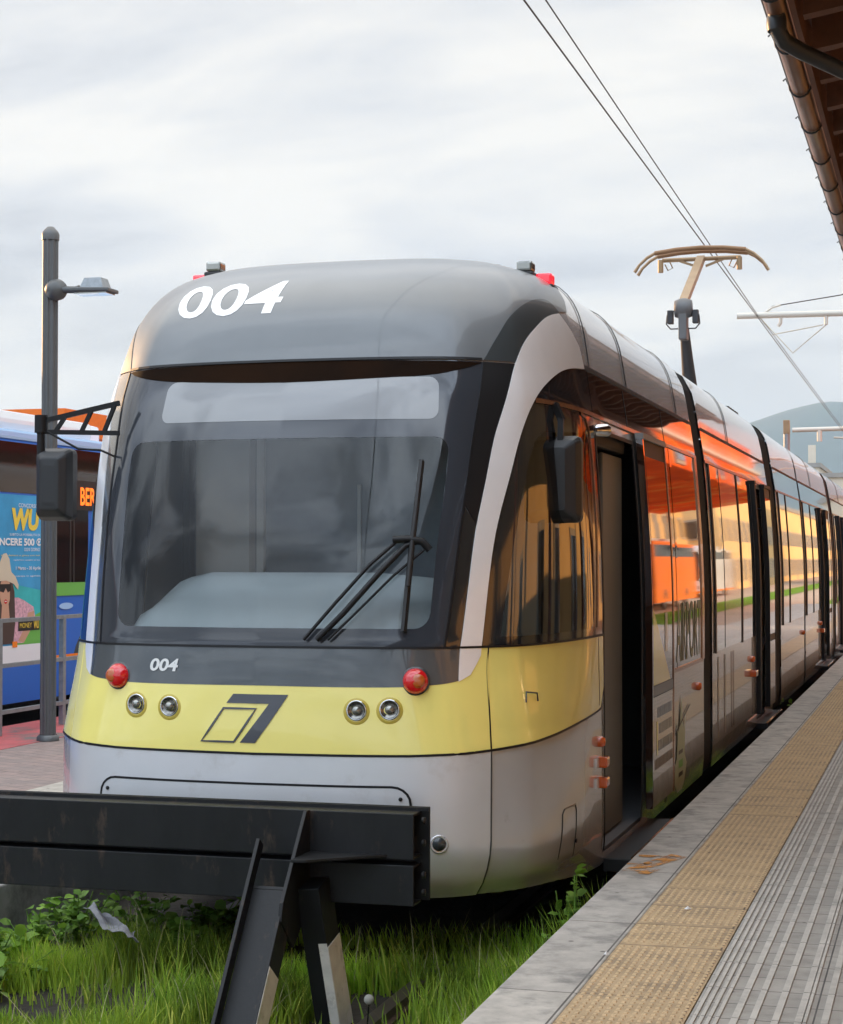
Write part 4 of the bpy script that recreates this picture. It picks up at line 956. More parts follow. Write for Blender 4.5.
btxt('advert_line','1 Marzo - 30 Aprile',16.45,16.97,1.63,1.675,'adwht',.01)
btxt('advert_line','partecipa in agenzia',16.36,16.97,1.565,1.585,'adwht')
wm=sp('printed_woman',[(16.10,.90),(16.62,.90),(16.74,1.02),(16.88,1.10),(16.82,1.26),(16.62,1.33),(16.50,1.36),(16.20,1.36),(16.0,1.25)],'shirt',ad,.0125)
sp('printed_arm',[(16.70,1.20),(16.84,1.22),(16.80,1.06),(16.62,.90),(16.50,.92),(16.66,1.08)],'skin',wm,.0135)
sp('printed_hair',[(15.95,.90),(16.40,.90),(16.44,1.10),(16.42,1.42),(16.34,1.60),(16.10,1.64),(15.98,1.5)],'hair',wm,.0138)
sp('printed_face',el(16.23,1.42,.11,.155),'skin',wm,.0145)
sp('printed_sunglasses',[(16.11,1.50),(16.34,1.50),(16.345,1.435),(16.28,1.415),(16.24,1.46),(16.20,1.415),(16.12,1.43)],'black',wm,.0155)
sp('printed_mouth',el(16.24,1.325,.030,.022),'redlens',wm,.0155); sp('printed_teeth',[(16.22,1.332),(16.26,1.332),(16.255,1.322),(16.225,1.322)],'adwht',wm,.0160); sp('printed_neck',[(16.17,1.30),(16.30,1.30),(16.33,1.12),(16.15,1.12)],'skin',wm,.0142); sp('printed_hair',[(16.32,1.56),(16.37,1.52),(16.40,1.30),(16.42,1.0),(16.34,.92),(16.33,1.2)],'hair',wm,.0150)
sp('printed_hat',[(15.92,1.47),(15.98,1.55),(16.08,1.60),(16.12,1.72),(16.18,1.80),(16.25,1.81),(16.31,1.75),(16.35,1.62),(16.44,1.57),(16.50,1.49),(16.49,1.44),(16.40,1.50),(16.25,1.535),(16.10,1.53),(15.97,1.48)],'hat',wm,.0158)
sp('advert_badge',[(16.5,1.02),(16.95,1.02),(16.95,1.13),(16.5,1.13)],'black',ad,.0150)
btxt('badge_letters','WU',16.82,16.93,1.035,1.115,'adyel',.03,0,.017); btxt('badge_letters','MONEY',16.53,16.78,1.05,1.10,'adyel',.0,0,.017)
sp('advert_badge',[(16.38,.86),(16.48,.86),(16.48,.92),(16.38,.92)],'busorange',ad,.0165)
# door window, destination letters and stripes further along
w_=sp('door_window',[(17.2,1.50),(18.02,1.50),(18.06,1.58),(18.06,2.40),(17.2,2.40)],'busglass',b1,.010)
for y in (17.62,17.70): sp('door_divider',[(y,1.5),(y+.035,1.5),(y+.035,2.4),(y,2.4)],'black',w_,.013)
sp('green_band',[(17.1,1.36),(18.6,1.36),(18.6,1.50),(17.1,1.50)],'adgreen',b1,.010)
sp('orange_line',[(17.1,.70),(21.0,.70),(21.0,.735),(17.1,.735)],'busorange',b1,.010)
sp('cloud_print',el(17.55,1.25,.16,.035),'bussky',b1,.010)
dd=sp('destination_display',[(17.66,2.28),(18.9,2.28),(18.9,2.60),(17.66,2.60)],'black',b1,.012)
flat_text('display_letters','BERGAMO',(-8.984,17.86,2.33),(0,1.0,0),(0,0,.20),'led',dd,.02,0)
sp('window_post',[(15.2,2.42),(15.28,2.42),(15.28,2.93),(15.2,2.93)],'black',b1,.008)
b2,X2=make_bus('bus','orange city bus standing on the far side of the platform canopy',6.2,62,73.5,'busorange','busorange',-1)
b3,X3=make_bus('bus','orange city bus parked furthest along the sunlit station front',7.4,86,97.5,'busorange','buswhite',-1)
# ------------------------------------------------------------------ platform canopy
cn=thing('platform_canopy','timber platform canopy with brown half round gutter and bent grey downpipe over the platform','canopy',(2.2,12,.3))
GX=-.745; CY0,CY1=-10.0,29.0
g=MB()
n=14; ring=[]
for i in range(n+1):
    t=math.pi+math.pi*i/n; ring.append((GX+.055*math.cos(t),4.40+.065*math.sin(t)))
inner=[(GX+(x-GX)*.93,4.40+(z-4.40)*.93) for x,z in ring[::-1]]
pr=ring+inner; g.prism([(x,CY0,z) for x,z in pr],(0,CY1-CY0,0))
for i in range(len(g.sm)): g.sm[i]=True if 2<=i<n+2 else False
g=g.build('gutter','gutter',cn)
m_=MB(); m_.tube([(GX-.058,CY0,4.405),(GX-.058,CY1,4.405)],.010,6); m_.build('gutter_bead','pipe',g)
for k in range(44):
    y=CY0+.45+k*.9
    r_=[(GX+.062*math.cos(math.pi+math.pi*i/8),y,4.40+.072*math.sin(math.pi+math.pi*i/8)) for i in range(9)]
    m_=MB(); m_.tube([(GX-.095,y,4.425),(GX-.08,y,4.44)]+r_,.006,5); m_.build('gutter_bracket','pipe',g)
MB().box(GX+.065,GX+.095,CY0,CY1,4.36,4.56).build('fascia_board','wood',cn)
rise=.16
for k in range(int((CY1-CY0)/.62)):
    y=CY0+.2+k*.62
    m_=MB(); m_.prism([(GX+.12,y,4.36),(3.9,y,4.36+rise*4.7),(3.9,y,4.54+rise*4.7),(GX+.12,y,4.54)],(0,.09,0)); m_.build('rafter','wood',cn)
m_=MB(); m_.prism([(GX-.02,CY0,4.56),(4.0,CY0,4.56+rise*4.8),(4.0,CY0,4.62+rise*4.8),(GX-.02,CY0,4.62)],(0,CY1-CY0,0)); m_.build('roof_boards','woodd',cn)
for x in (.55,2.2,3.7): MB().box(x-.09,x+.09,CY0,CY1,4.36+rise*(x+.7)-.24,4.36+rise*(x+.7)-.005).build('purlin','wood',cn)
for y in (-7.5,-2.0,3.5,9.0,14.5,20.0,25.5,28.6):
    p=MB().box(2.11,2.29,y-.09,y+.09,.30,4.56).build('post','wood',cn); MB().box(2.05,2.35,y-.15,y+.15,.30,.55).build('post_shoe','pipe',p)
    m_=MB(); m_.bar((2.2,y,3.6),(1.2,y,4.42),.10,.12); m_.build('brace','wood',p)
m_=MB(); m_.tube([(GX,8.72,4.36),(GX,8.74,4.29),(GX+.03,8.80,4.24),(GX+.10,8.90,4.215),(GX+.30,9.10,4.15),(GX+.9,9.25,4.0),(2.0,9.35,3.72),(2.04,9.35,3.6),(2.04,9.35,.5)],.040,14); m_.build('downpipe','pipe',cn)
MB().lathe([(.043,0),(.048,.02),(.048,.06),(.043,.08)],(GX+.0,8.73,4.27),(0,.1,1),14).build('pipe_collar','pipe',cn)
# ------------------------------------------------------------------ overhead line
def wire(name,label,pts,r):
    m_=MB(); m_.tube(pts,r,6); return tag(m_.build(name,'wire'),label,'overhead wire','overhead wires')
def sag(p,q,s,n=16): 
    p=Vector(p);q=Vector(q); return [p+(q-p)*(i/n)-Vector((0,0,4*s*(i/n)*(1-i/n))) for i in range(n+1)]
wire('overhead_wire','lower of the two overhead wires above the tram, touching the pantograph',sag((-2.95,-4,6.00),(-2.95,31,5.80),.015)+sag((-2.95,31,5.80),(-2.95,58,5.72),.01)[1:]+sag((-2.95,58,5.72),(-2.95,110,5.75),.02)[1:],.008)
wire('overhead_wire','upper of the two overhead wires, meeting the lower one near the bracket arm',sag((-2.99,-4,6.56),(-2.97,31,5.86),.04)+sag((-2.95,31,5.86),(-2.95,58,5.80),.01)[1:]+sag((-2.95,58,5.8),(-2.95,110,5.8),.02)[1:],.007)
wire('overhead_wire','thin stay wire rising to the right from the near bracket arm',[(-2.75,31,6.02),(-1.6,31,6.17),(1.6,31,7.2)],.010)
def mast(name,label,x,y,arm_x,z,side):
    t=thing(name,label,'mast',(x,y,.0),'catenary masts')
    MB().tube([(x,y,0),(x,y,z+1.4)],.12,14,rs=[.14,.10]).build('pole','steelgold',t)
    a=MB(); a.tube([(x,y,z),(arm_x,y,z+.04)],.055,10); a.build('bracket_arm','steelgold',t)
    h=MB(); h.tube([(-2.6,y,z),(-2.6,y,z-.10),(-2.64,y,z-.16)],.03,6); h.tube([(-1.85,y,z),(-1.85,y,z-.16)],.035,6); h.tube([(-1.85,y,z-.16),(-2.4,y-.02,z-.62),(-2.93,y,z-.02-.0)],.012,6); h.tube([(-1.9,y,z-.16),(-2.75,y,z-.30)],.012,6); h.tube([(-2.9,y,z+.05),(-2.75,y,z+.16),(-2.6,y,z+.20)],.02,6)
    h.build('steady_arm','steelgold',t)
    return t
mast('catenary_mast','pale steel catenary mast whose bracket arm crosses the wires close behind the pantograph',1.7,31,-3.33,5.84,1)
t=thing('catenary_mast','slim pale catenary mast beyond the tram carrying the farther bracket arm','mast',(-4.78,59,0),'catenary masts')
MB().tube([(-4.78,59,0),(-4.78,59,5.9)],.10,12).build('pole','galv',t); MB().box(-4.88,-4.68,58.9,59.1,5.75,6.2,bev=.02).build('insulator_box','panto',t)
m_=MB(); m_.tube([(-4.6,59,5.88),(1.5,59,5.95)],.075,10); m_.tube([(-3.75,59,5.86),(-3.75,59,5.5)],.08,8); m_.tube([(-3.3,59,5.62),(-1.2,59,5.50),(1.4,59,5.45)],.03,8); m_.build('bracket_arm','steelgold',t)
# ------------------------------------------------------------------ buildings
def building(label,x0,x1,y0,y1,h,wall,roof,faces,fl=3.2,gap=3.0,gable=True,name='building',rh=1.6,ww=1.1,eave=.4):
    b=thing(name,label,'building',((x0+x1)/2,(y0+y1)/2,0))
    MB().box(x0,x1,y0,y1,-.1,h).build('wall',wall,b)
    r=MB(); e=eave
    if gable:
        if (y1-y0)>(x1-x0):
            xm=(x0+x1)/2; r.prism([(x0-e,y0-e,h+.003),(x1+e,y0-e,h+.003),(x1+e,y0-e,h+.15),(xm,y0-e,h+rh),(x0-e,y0-e,h+.15)],(0,y1-y0+2*e,0))
        else:
            ym=(y0+y1)/2; r.prism([(x0-e,y0-e,h+.003),(x0-e,y1+e,h+.003),(x0-e,y1+e,h+.15),(x0-e,ym,h+rh),(x0-e,y0-e,h+.15)],(x1-x0+2*e,0,0))
    else: r.box(x0-.15,x1+.15,y0-.15,y1+.15,h+.003,h+.35)
    rf=r.build('roof',roof,b); MB().box((x0+x1)/2+.6,(x0+x1)/2+1.2,(y0+y1)/2,(y0+y1)/2+.6,h,h+rh+.7).build('chimney',wall,rf)
    nf=max(1,int((h-.4)/fl))
    for f in faces:
        if f in 'WE':
            k=int((y1-y0-1.0)/gap); xx=x0 if f=='W' else x1; s=-1 if f=='W' else 1
            for i in range(k):
                yc=y0+(y1-y0)*(i+.5)/k
                for j in range(nf):
                    z0=.9+j*fl; ht=1.6
                    if j==0 and i%3==1: z0=.05; ht=2.4
                    fr=MB().box(*sorted((xx+s*.06,xx-s*.05)),yc-ww/2-.12,yc+ww/2+.12,z0-.1,z0+ht+.12).build('window','winframe',b)
                    MB().box(*sorted((xx+s*.075,xx+s*.05)),yc-ww/2,yc+ww/2,z0,z0+ht).build('pane','winpane',fr)
        else:
            k=int((x1-x0-1.0)/gap); yy=y0; 
            for i in range(k):
                xc_=x0+(x1-x0)*(i+.5)/k
                for j in range(nf):
                    z0=.9+j*fl; fr=MB().box(xc_-ww/2-.12,xc_+ww/2+.12,yy-.06,yy+.05,z0-.1,z0+1.72).build('window','winframe',b)
                    MB().box(xc_-ww/2,xc_+ww/2,yy-.075,yy-.05,z0,z0+1.6).build('pane','winpane',fr)
    return b
building('ochre station building along the back of the platform under the canopy, added unseen to block sky in the cab reflections',4.4,12,-16,29,4.9,'cream','tile','W',gap=3.4,rh=1.0,eave=.1)  # out-of-view wall added to darken and warm what the cab glass mirrors
building('long cream station building with low windows facing the platform in the sun',7.6,17,32,58,6.4,'cream','tile','W',gap=3.2)
building('tall cream stucco house beyond the bus stand in full sun',9.5,22,60,80,9.5,'cream','tile','WS',gap=3.0)
building('ochre sunlit house behind the second orange bus',10.5,24,84,104,8.0,'ochre','tile','WS')
sf=thing('orange_reflection_block','unseen vivid orange block added beyond the platform canopy to reflect in the tram glass','reflection helper',(4.5,55,.02))
MB().box(2.5,7.2,30.5,72,4.75,7.5).build('fascia','orangered',sf)  # added out of view so the upper glass band mirrors orange
for k in range(9):
    f_=MB().box(2.44,2.52,32+k*4.4,33.6+k*4.4,5.0,5.75+.25*(k%3)).build('window','winframe',sf); MB().box(2.42,2.46,32.1+k*4.4,33.5+k*4.4,5.1,5.65+.25*(k%3)).build('pane','winpane',f_)  # added openings that break up the mirrored orange
MB().box(2.30,2.50,30.5,72,6.45,6.6).build('cornice','steelgold',sf)
for y in (31,38.5,46,54,61.5,71): MB().box(6.6,6.8,y-.1,y+.1,.0,4.75).build('post','steelgold',sf)
building('cream warehouse at the far end of the square',9,26,108,150,8.5,'cream','greystucco','WS',gable=False)
building('very long pale ochre depot hall beyond the warehouse',9.5,26,156,300,8.0,'cream','greystucco','W',gable=False)
building('pale cream block with a flat roof rising behind the far end of the tram',-13.6,-9.6,150,166,9.2,'palestucco','greystucco','WS',gable=False,gap=2.4)
building('cream house with a dark roof edge at the right behind the wires',-9.0,4,140,158,7.9,'palestucco','greystucco','WS',gable=False,gap=2.6)
building('unseen grey block added beyond the bus road, left of the view, to shade the foreground',-36,-22,-1,33,6.2,'greystucco','tile','E',rh=1.4)  # added out of view; keeps low sun off foreground and lamp post
building('low brick red house with orange fascia behind the bus',-31,-19.5,56,72,4.6,'redlane','tile','ES',rh=2.4,eave=.5)
fb=thing('station_canopy','flat bright orange fascia canopy showing above the bus roof','canopy',(-30,51,0))
MB().box(-38,-25.7,50,53,5.55,6.35).build('roof','orange',fb)
for y in (50.3,52.5): MB().box(-26.2,-26.0,y,y+.2,.02,5.55).build('post','galv',fb)
# ------------------------------------------------------------------ hills
def hill(name,yc,z,px,amp,seed,m,x0,x1,dep):
    nx,ny=120,14; vs=[];fs=[]
    for j in range(ny+1):
        t=j/ny
        for i in range(nx+1):
            x=x0+(x1-x0)*i/nx; y=yc+dep*(t-.5)*2
            h=amp(x)*math.sin(math.pi*t)**.8+ (noise.noise(Vector((x*.004+seed,y*.004,0)))*11+noise.noise(Vector((x*.02+seed,y*.02,0)))*3)*math.sin(math.pi*t)
            vs.append((x,y,max(-3,h)-1))
    for j in range(ny):
        for i in range(nx): a=j*(nx+1)+i; fs.append((a,a+1,a+nx+2,a+nx+1))
    mb=MB(); mb.add(vs,fs,True); return tag(mb.build(name,m,fixn=False),kind='structure')
M['forest']=mat('wooded_slope',(.035,.055,.025),.95,var=.4,vscale=.01)
g_=lambda x,c,w:math.exp(-((x-c)/w)**2)
ridge_=pchip([-900,-700,-600,-450,-378,-336,-290,-245,-206,0,400,1000,2600],[0,60,150,285,311,323,334,342,341,300,330,200,150])
hill('mountain',4000,0,0,ridge_,3,'forest',-900,2600,500)
hill('hills',2600,0,0,lambda x:max(85*g_(x,-40,120),60*g_(x,-300,200),100*g_(x,500,400)),9,'forest',-1500,1800,200)
# ------------------------------------------------------------------ grass and weeds
def blades(name,n,pos,hmin,hmax,m,wd=.0045,lean=.5,seg=3,kind='stuff'):
    vs=[];fs=[];tone=[]
    for _ in range(n):
        p=pos()
        if p is None: continue
        x,y,z,hs=p; h=random.uniform(hmin,hmax)*hs; a=random.uniform(0,2*math.pi); l=random.uniform(.1,lean)*h; la=random.uniform(0,2*math.pi) if random.random()<.5 else random.gauss(2.4,.9)
        w=wd*random.uniform(.7,1.4); k=len(vs); cx,cy=math.cos(a)*w,math.sin(a)*w; g=random.random()
        nn_=1.05+1.1*noise.noise(Vector((x*1.9,y*1.9,4))); nn_=max(.55,nn_); tn=((.75+.5*g)*nn_*1.05,(.8+.35*g)*nn_,.7*nn_) if random.random()>.08 else (2.4,1.6,2.0)
        for s in range(seg+1):
            t=s/seg; ww=(1-t)**.7; ox=math.cos(la)*l*t*t; oy=math.sin(la)*l*t*t
            zz=z+h*(t-.25*t*t*(l/h if h else 0))
            if s<seg: vs+=[(x+ox-cx*ww,y+oy-cy*ww,zz),(x+ox+cx*ww,y+oy+cy*ww,zz)]; tone+=[tn]*2
            else: vs.append((x+ox,y+oy,zz)); tone.append(tn)
        for s in range(seg-1): b=k+2*s; fs.append((b,b+1,b+3,b+2))
        fs.append((k+2*seg-2,k+2*seg-1,k+2*seg))
    mb=MB(); mb.v=vs; mb.f=fs; mb.sm=[True]*len(fs); o=mb.build(name,m,fixn=False)
    ca=o.data.color_attributes.new('tone','FLOAT_COLOR','POINT'); fl=[]
    for t in tone: fl+=[t[0],t[1],t[2],1]
    ca.data.foreach_set('color',fl); return tag(o,kind=kind) if kind else o
def gpos():
    for _ in range(30):
        x=random.uniform(-4.42,-1.50); y=random.uniform(5.2,8.6)
        if y>7.6 and random.random()<.75*min(1,(y-7.6)/.5): continue
        n1=noise.noise(Vector((x*1.4,y*1.4,1.3))); n2=noise.noise(Vector((x*4,y*4,7)))
        # bare dark ground: diagonal patch left of centre and round the near rail
        d=abs((x+2.32)-.0*(y-7)); bare=1.0
        if d<.20 and y<7.6 and x>-2.55: bare=.12
        if abs(x+2.9-(y-6.4)*.0)<.0: bare=.1
        q=((x+3.5)/.55)**2+((y-7.15-(x+3.5)*.5)/.42)**2
        if q<1: bare=.06
        if -2.5<x<-1.85 and 6.75<y<7.7: bare*=.12
        if random.random()>bare*(.62+1.5*n1+.9*n2): continue
        hs=.75+.9*max(-.3,n1)+.3*n2
        if -2.85<x<-2.25 and y<6.75: hs*=.45
        if -3.75<x<-3.1 and 6.2<y<6.9: hs*=.55
        if y>7.75: hs*=.6
        if -3.35<x<-2.35 and 6.0<y<7.5: hs*=1.25
        return (x,y,-.16,max(.35,hs))
    return None
blades('grass',56000,gpos,.09,.27,'grass')
def gpos2():
    x=random.uniform(-1.62,-1.46); y=random.uniform(5.5,16); 
    if noise.noise(Vector((y*1.1,3,0)))<-.05 and y>7: return None
    return (x,y,-.16,1.1 if y<8.6 else .7)
def seedpos():
    p=gpos(); return p if p and random.random()<.9 else None
blades('grass',4600,gpos2,.16,.42,'grass',.004)
blades('dry_grass',700,seedpos,.22,.42,mat('dry_stalks',(.40,.36,.20),.8),.0022,.7,4)
def weed(name,label,x,y,z,n,r,h,size,group=None,cat='plant'):
    t=thing(name,label,cat,(x,y,z),group); sm=MB(); vs=[];fs=[];tone=[]
    for i in range(max(4,n//9)):
        a=random.uniform(0,6.28);rr=random.uniform(0,r); hh=random.uniform(.5,1)*h
        tip=Vector((x+math.cos(a)*rr,y+math.sin(a)*rr,z+hh)); b0=Vector((x+math.cos(a)*rr*.3,y+math.sin(a)*rr*.3,z))
        sm.tube([b0,(b0+tip)/2+Vector((0,0,.02)),tip],.003,5)
        for j in range(9):
            f=random.uniform(.25,1.05); p=b0+(tip-b0)*f; d=Vector((random.gauss(0,1),random.gauss(0,1),random.uniform(-.1,.9))).normalized(); s=size*random.uniform(.6,1.3)
            w=d.cross(Vector((random.gauss(0,.3),random.gauss(0,.3),1))).normalized()*s*.36; c=d*s; dn=Vector((0,0,-.18*s)); k=len(vs)
            vs+=[p,p+c*.3+w,p+c*.7+w*.8,p+c+dn,p+c*.7-w*.8,p+c*.3-w,p+c*.5-Vector((0,0,.05*s))]
            fs+=[(k,k+1,k+6),(k+1,k+2,k+6),(k+2,k+3,k+6),(k+3,k+4,k+6),(k+4,k+5,k+6),(k+5,k,k+6)]
            g=random.random(); tone+=[(.75+.5*g,.8+.4*g,.8)]*7
    sm.build('stem','weed',t); lb=MB(); lb.add(vs,fs,True); o=lb.build('leaves','weed',t,fixn=False)
    ca=o.data.color_attributes.new('tone','FLOAT_COLOR','POINT'); fl=[]
    for q in tone: fl+=[q[0],q[1],q[2],1]
    ca.data.foreach_set('color',fl)
    for o in t.children:
        if o.name.startswith('stem'):
            c2_=o.data.color_attributes.new('tone','FLOAT_COLOR','POINT'); c2_.data.foreach_set('color',[1,1,1,1]*len(o.data.vertices))
    return t
G='leafy weeds growing among the grass'
for i,(x,y,n,r,h,s,lab) in enumerate([(-4.25,7.55,150,.28,.24,.075,'broad low clump of nettle leaves at the left edge under the buffer beam'),
  (-4.05,7.15,170,.30,.20,.080,'pale broad leaved weed clump at the left border of the photo below the beam'),
  (-3.55,8.45,130,.28,.22,.070,'dark leafy clump behind the crumpled paper scrap'),
  (-4.2,7.9,170,.26,.24,.06,'fine leaved weed clump left of the paper scrap, against the wall'),
  (-3.9,8.55,120,.25,.22,.06,'shaded weed clump beyond the paper scrap, under the beam end'),
  (-4.3,6.9,150,.2,.2,.07,'yellow green weed clump lowest at the left border'),
  (-3.45,7.95,110,.25,.24,.070,'dark weed clump in the shade beneath the middle of the beam'),
  (-4.15,8.2,120,.25,.28,.07,'weed clump against the low concrete wall at the left'),
  (-1.60,8.05,150,.11,.50,.060,'bushy green weed at the coping edge under the tram corner'),
  (-1.60,7.35,90,.10,.36,.050,'small leafy weed by the coping, nearest the camera on the right'),
  (-1.56,10.9,60,.10,.34,.060,'leafy weed in the gap beside the folding step'),
  (-1.57,12.1,50,.12,.28,.060,'leafy weed sprouting between platform and tram beyond the open door'),
  (-1.57,21.0,50,.2,.30,.060,'far weed tuft sticking up between the platform and the second carriage')]):
    weed('weed_plant',lab,x,y,-.16,n,r,h,s,G)
def dandelion(x,y,h,lab):
    t=thing('dandelion',lab,'flower',(x,y,-.16)); MB().tube([(x,y,-.16),(x+.01,y,-.16+h*.6),(x+.015,y,-.16+h)],.003,6).build('stem','weed',t)
    m_=MB(); c=Vector((x+.015,y,-.16+h+.015))
    for i in range(180):
        z=1-2*(i+.5)/180; r=math.sqrt(1-z*z); a=i*2.39996; d=Vector((r*math.cos(a),r*math.sin(a),z)); m_.bar(c+d*.004,c+d*.020,.0006,.0006,(.3,.2,1)); e=c+d*.020; s=d.cross(Vector((0,.1,1))).normalized()*.004; u=d.cross(s).normalized()*.004; m_.add([e+s,e+u,e-s,e-u],[(0,1,2,3)])
    m_.build('seed_head',mat('dandelion_fluff',(.32,.31,.28),.9) if 'dandelion_fluff' not in bpy.data.materials else bpy.data.materials['dandelion_fluff'],t,fixn=False)
dandelion(-2.20,6.85,.16,'white dandelion clock beside the banded rear leg of the buffer stop')
0 and dandelion(-1.72,7.55,.34,'tall thin dandelion clock at the coping, in front of the bushy weed')
# crumpled paper
pp=MB(); vs=[];fs=[]; nx,ny=18,9
for i in range(nx+1):
    for j in range(ny+1):
        u=i/nx;v=j/ny; x=-3.86+.36*u+.03*math.sin(5*v); y=7.72+.14*v-.28*u
        vs.append((x,y,+.055+.07*(1-u)**1.5*(1-.3*v)+.02*math.sin(9*u+4*v)+.025*noise.noise(Vector((u*6,v*4,2)))))
for i in range(nx):
    for j in range(ny): a=i*(ny+1)+j; fs.append((a,a+1,a+ny+2,a+ny+1))
pp.add(vs,fs,False); o=pp.build('paper_scrap','paper',fixn=False); tag(o,'crumpled grey paper scrap lying on the weeds at the left','litter')
s_=o.modifiers.new('s','SOLIDIFY'); s_.thickness=.002
for x,y,s,l in ((-1.02,7.52,.016,'small white crumb of litter on the yellow studded strip'),(-1.19,6.58,.010,'tiny pale chip of litter at the seam of coping and yellow strip')):
    m_=MB(); m_.add([(x-s,y,.307),(x,y-s*.8,.309),(x+s,y+.3*s,.308),(x+.2*s,y+s,.312),(x,y,.32)],[(0,1,4),(1,2,4),(2,3,4),(3,0,4),(3,2,1,0)]); tag(m_.build('litter','adwht'),l,'litter')
# ------------------------------------------------------------------ air
hz=MB().box(-5900,5900,-280,6800,-1.2,440).build('haze','black'); tag(hz,kind='stuff')
hm=bpy.data.materials.new('haze_air'); hm.use_nodes=True; nt=hm.node_tree
for n in list(nt.nodes):
    if n.type!='OUTPUT_MATERIAL': nt.nodes.remove(n)
pv=_n(nt,'ShaderNodeVolumePrincipled'); pv.inputs['Color'].default_value=(.55,.76,1,1); pv.inputs['Density'].default_value=HAZE; pv.inputs['Anisotropy'].default_value=0
nt.links.new(pv.outputs['Volume'],[n for n in nt.nodes if n.type=='OUTPUT_MATERIAL'][0].inputs['Volume'])
hz.data.materials.clear(); hz.data.materials.append(hm)
# ------------------------------------------------------------------ sky
SUN_EL=R(10.5); SUN_AZ=R(30)       # sun stands at -x, turned 30 degrees towards +y
sd=Vector((-math.cos(SUN_AZ)*math.cos(SUN_EL),math.sin(SUN_AZ)*math.cos(SUN_EL),math.sin(SUN_EL)))
W=bpy.data.worlds.new('World'); SC.world=W; W.use_nodes=True; nt=W.node_tree; L=nt.links.new; bg=nt.nodes['Background']
bg.inputs['Strength'].default_value=.1
sk=_n(nt,'ShaderNodeTexSky'); sk.sky_type='NISHITA'; sk.sun_disc=False; sk.sun_elevation=SUN_EL; sk.sun_rotation=math.atan2(sd.x,sd.y); sk.air_density=1; sk.dust_density=1.5
tc=_n(nt,'ShaderNodeTexCoord'); sx=_n(nt,'ShaderNodeSeparateXYZ'); L(tc.outputs['Generated'],sx.inputs[0])
def mth(op,a,b=None,c=None):
    m=_n(nt,'ShaderNodeMath'); m.operation=op
    for i,v in enumerate((a,b,c)):
        if v is None: continue
        if isinstance(v,(int,float)): m.inputs[i].default_value=v
        else: L(v,m.inputs[i])
    return m.outputs[0]
zc=mth('MAXIMUM',sx.outputs['Z'],0.0); dn=mth('ADD',zc,.30)
u=mth('DIVIDE',sx.outputs['X'],dn); v=mth('DIVIDE',sx.outputs['Y'],dn)
cx=_n(nt,'ShaderNodeCombineXYZ'); L(u,cx.inputs[0]); L(v,cx.inputs[1]); 
def cloud(scale,detail,rough,dist,off):
    mp=_n(nt,'ShaderNodeMapping'); mp.inputs['Location'].default_value=off; mp.inputs['Rotation'].default_value=(0,0,.35); mp.inputs['Scale'].default_value=(.8,1.5,1); L(cx.outputs[0],mp.inputs['Vector'])
    n=_n(nt,'ShaderNodeTexNoise'); n.inputs['Scale'].default_value=scale; n.inputs['Detail'].default_value=detail; n.inputs['Roughness'].default_value=rough; n.inputs['Distortion'].default_value=dist; L(mp.outputs['Vector'],n.inputs['Vector']); return n.outputs['Fac']
c1=cloud(1.15,9,.55,.5,(3.1,1.7,0)); c2=cloud(3.0,8,.55,.4,(7.3,2.2,0))
mixn=mth('ADD',mth('MULTIPLY',c1,.65),mth('MULTIPLY',c2,.35))
rp=_n(nt,'ShaderNodeValToRGB'); L(mixn,rp.inputs['Fac']); e=rp.color_ramp.elements
e[0].position=.41; e[0].color=(4.15,4.2,4.4,1); e[1].position=.56; e[1].color=(7.15,6.85,6.35,1)
x_=e.new(.47); x_.color=(5.5,5.5,5.55,1)
# warm brightening towards the horizon and towards the sun
hzf=_n(nt,'ShaderNodeMapRange'); hzf.inputs['From Min'].default_value=0; hzf.inputs['From Max'].default_value=.16; hzf.inputs['To Min'].default_value=.8; hzf.inputs['To Max'].default_value=0; hzf.clamp=True; L(sx.outputs['Z'],hzf.inputs['Value'])
yf_=_n(nt,'ShaderNodeMapRange'); yf_.inputs['From Min'].default_value=-.2; yf_.inputs['From Max'].default_value=.4; L(sx.outputs['Y'],yf_.inputs['Value']); m1=_n(nt,'ShaderNodeMixRGB'); L(mth('MULTIPLY',hzf.outputs['Result'],yf_.outputs['Result']),m1.inputs['Fac']); L(rp.outputs['Color'],m1.inputs['Color1']); m1.inputs['Color2'].default_value=(7.5,6.7,5.3,1)
# brighter cloud deck overhead, a darker blue-grey bank low behind the camera
up_=_n(nt,'ShaderNodeMapRange'); up_.interpolation_type='SMOOTHSTEP'; up_.inputs['From Min'].default_value=.33; up_.inputs['From Max'].default_value=.75; up_.inputs['To Min'].default_value=1; up_.inputs['To Max'].default_value=2.6; L(sx.outputs['Z'],up_.inputs['Value'])
bk_=_n(nt,'ShaderNodeMapRange'); bk_.interpolation_type='SMOOTHSTEP'; bk_.inputs['From Min'].default_value=.2; bk_.inputs['From Max'].default_value=-.5; bk_.inputs['To Min'].default_value=0; bk_.inputs['To Max'].default_value=1; L(sx.outputs['Y'],bk_.inputs['Value'])
dk_=_n(nt,'ShaderNodeMapRange'); dk_.interpolation_type='SMOOTHSTEP'; dk_.inputs['From Min'].default_value=.40; dk_.inputs['From Max'].default_value=.58; dk_.inputs['To Min'].default_value=.85; dk_.inputs['To Max'].default_value=1.8; L(c2,dk_.inputs['Value'])
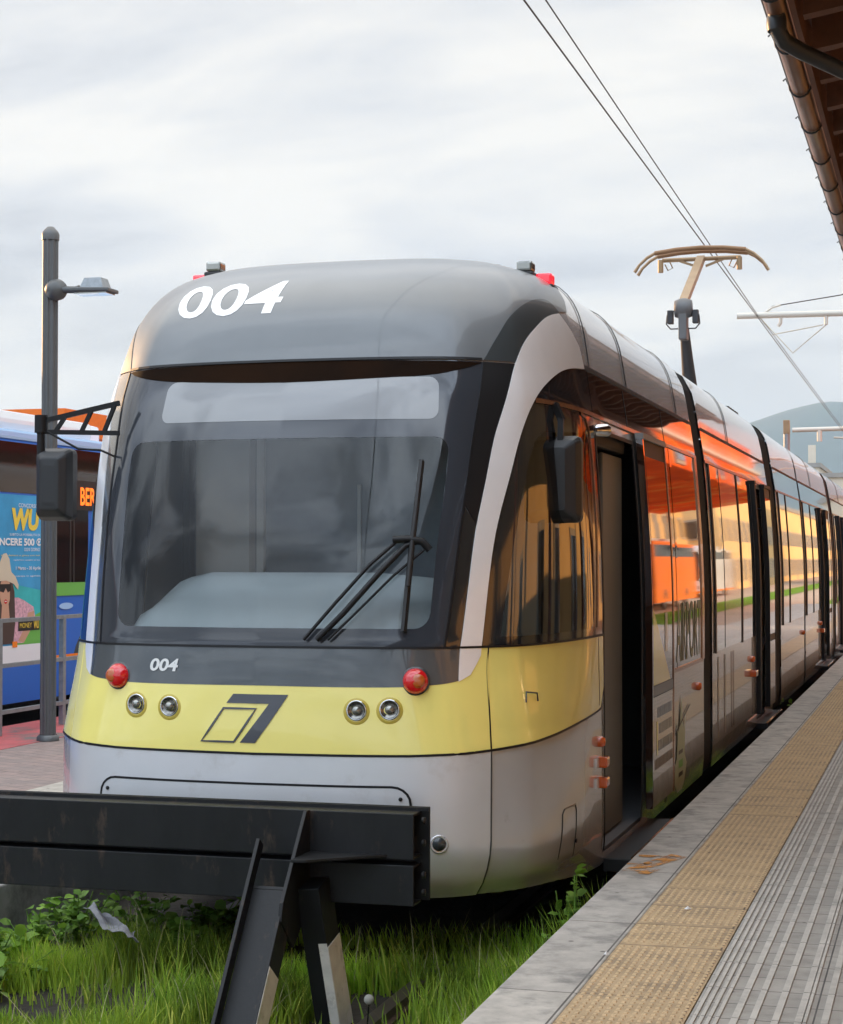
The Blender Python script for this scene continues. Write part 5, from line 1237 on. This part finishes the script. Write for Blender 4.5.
bm_=_n(nt,'ShaderNodeMix'); bm_.data_type='FLOAT'; L(bk_.outputs['Result'],bm_.inputs[0]); bm_.inputs[2].default_value=1; L(dk_.outputs['Result'],bm_.inputs[3])
fac_=mth('MULTIPLY',up_.outputs['Result'],bm_.outputs[0]); bt_=_n(nt,'ShaderNodeMixRGB'); L(bk_.outputs['Result'],bt_.inputs['Fac']); bt_.inputs['Color1'].default_value=(1,1,1,1); bt_.inputs['Color2'].default_value=(.80,.93,1.12,1); mb_=_n(nt,'ShaderNodeMixRGB'); mb_.blend_type='MULTIPLY'; mb_.inputs['Fac'].default_value=1; L(m1.outputs['Color'],mb_.inputs['Color1']); L(bt_.outputs['Color'],mb_.inputs['Color2']); vm_=_n(nt,'ShaderNodeVectorMath'); vm_.operation='SCALE'; L(mb_.outputs['Color'],vm_.inputs[0]); L(fac_,vm_.inputs['Scale'])
# clouds over the Nishita sky
m2=_n(nt,'ShaderNodeMixRGB'); m2.inputs['Fac'].default_value=.93; L(sk.outputs['Color'],m2.inputs['Color1']); L(vm_.outputs['Vector'],m2.inputs['Color2'])
L(m2.outputs['Color'],bg.inputs['Color'])
ld=bpy.data.lights.new('sun','SUN'); ld.energy=SUNS; ld.angle=R(.5); ld.color=(1,.58,.27); lo=bpy.data.objects.new('sun',ld); COL.objects.link(lo)
lo.rotation_euler=sd.to_track_quat('Z','Y').to_euler()
# ------------------------------------------------------------------ camera
cd=bpy.data.cameras.new('camera'); co=bpy.data.objects.new('camera',cd); COL.objects.link(co); SC.camera=co
cd.sensor_fit='AUTO'; cd.sensor_width=36; cd.lens=1812*36/1024; cd.clip_start=.05; cd.clip_end=12000
yaw=math.atan(521/1812); pit=math.atan(47/1812)
co.location=(0,0,1.75); co.rotation_euler=(math.pi/2+pit,0,yaw)
vs_=SC.view_settings; vs_.view_transform='Standard'; vs_.look='None'; vs_.gamma=1; vs_.exposure=EXPO; vs_.use_curve_mapping=False
SC.render.resolution_x=843; SC.render.resolution_y=1024
SC.cycles.max_bounces=10; SC.cycles.transparent_max_bounces=24; SC.cycles.volume_bounces=0
for o in bpy.data.objects:
    if 'wo' in o.keys(): del o['wo']
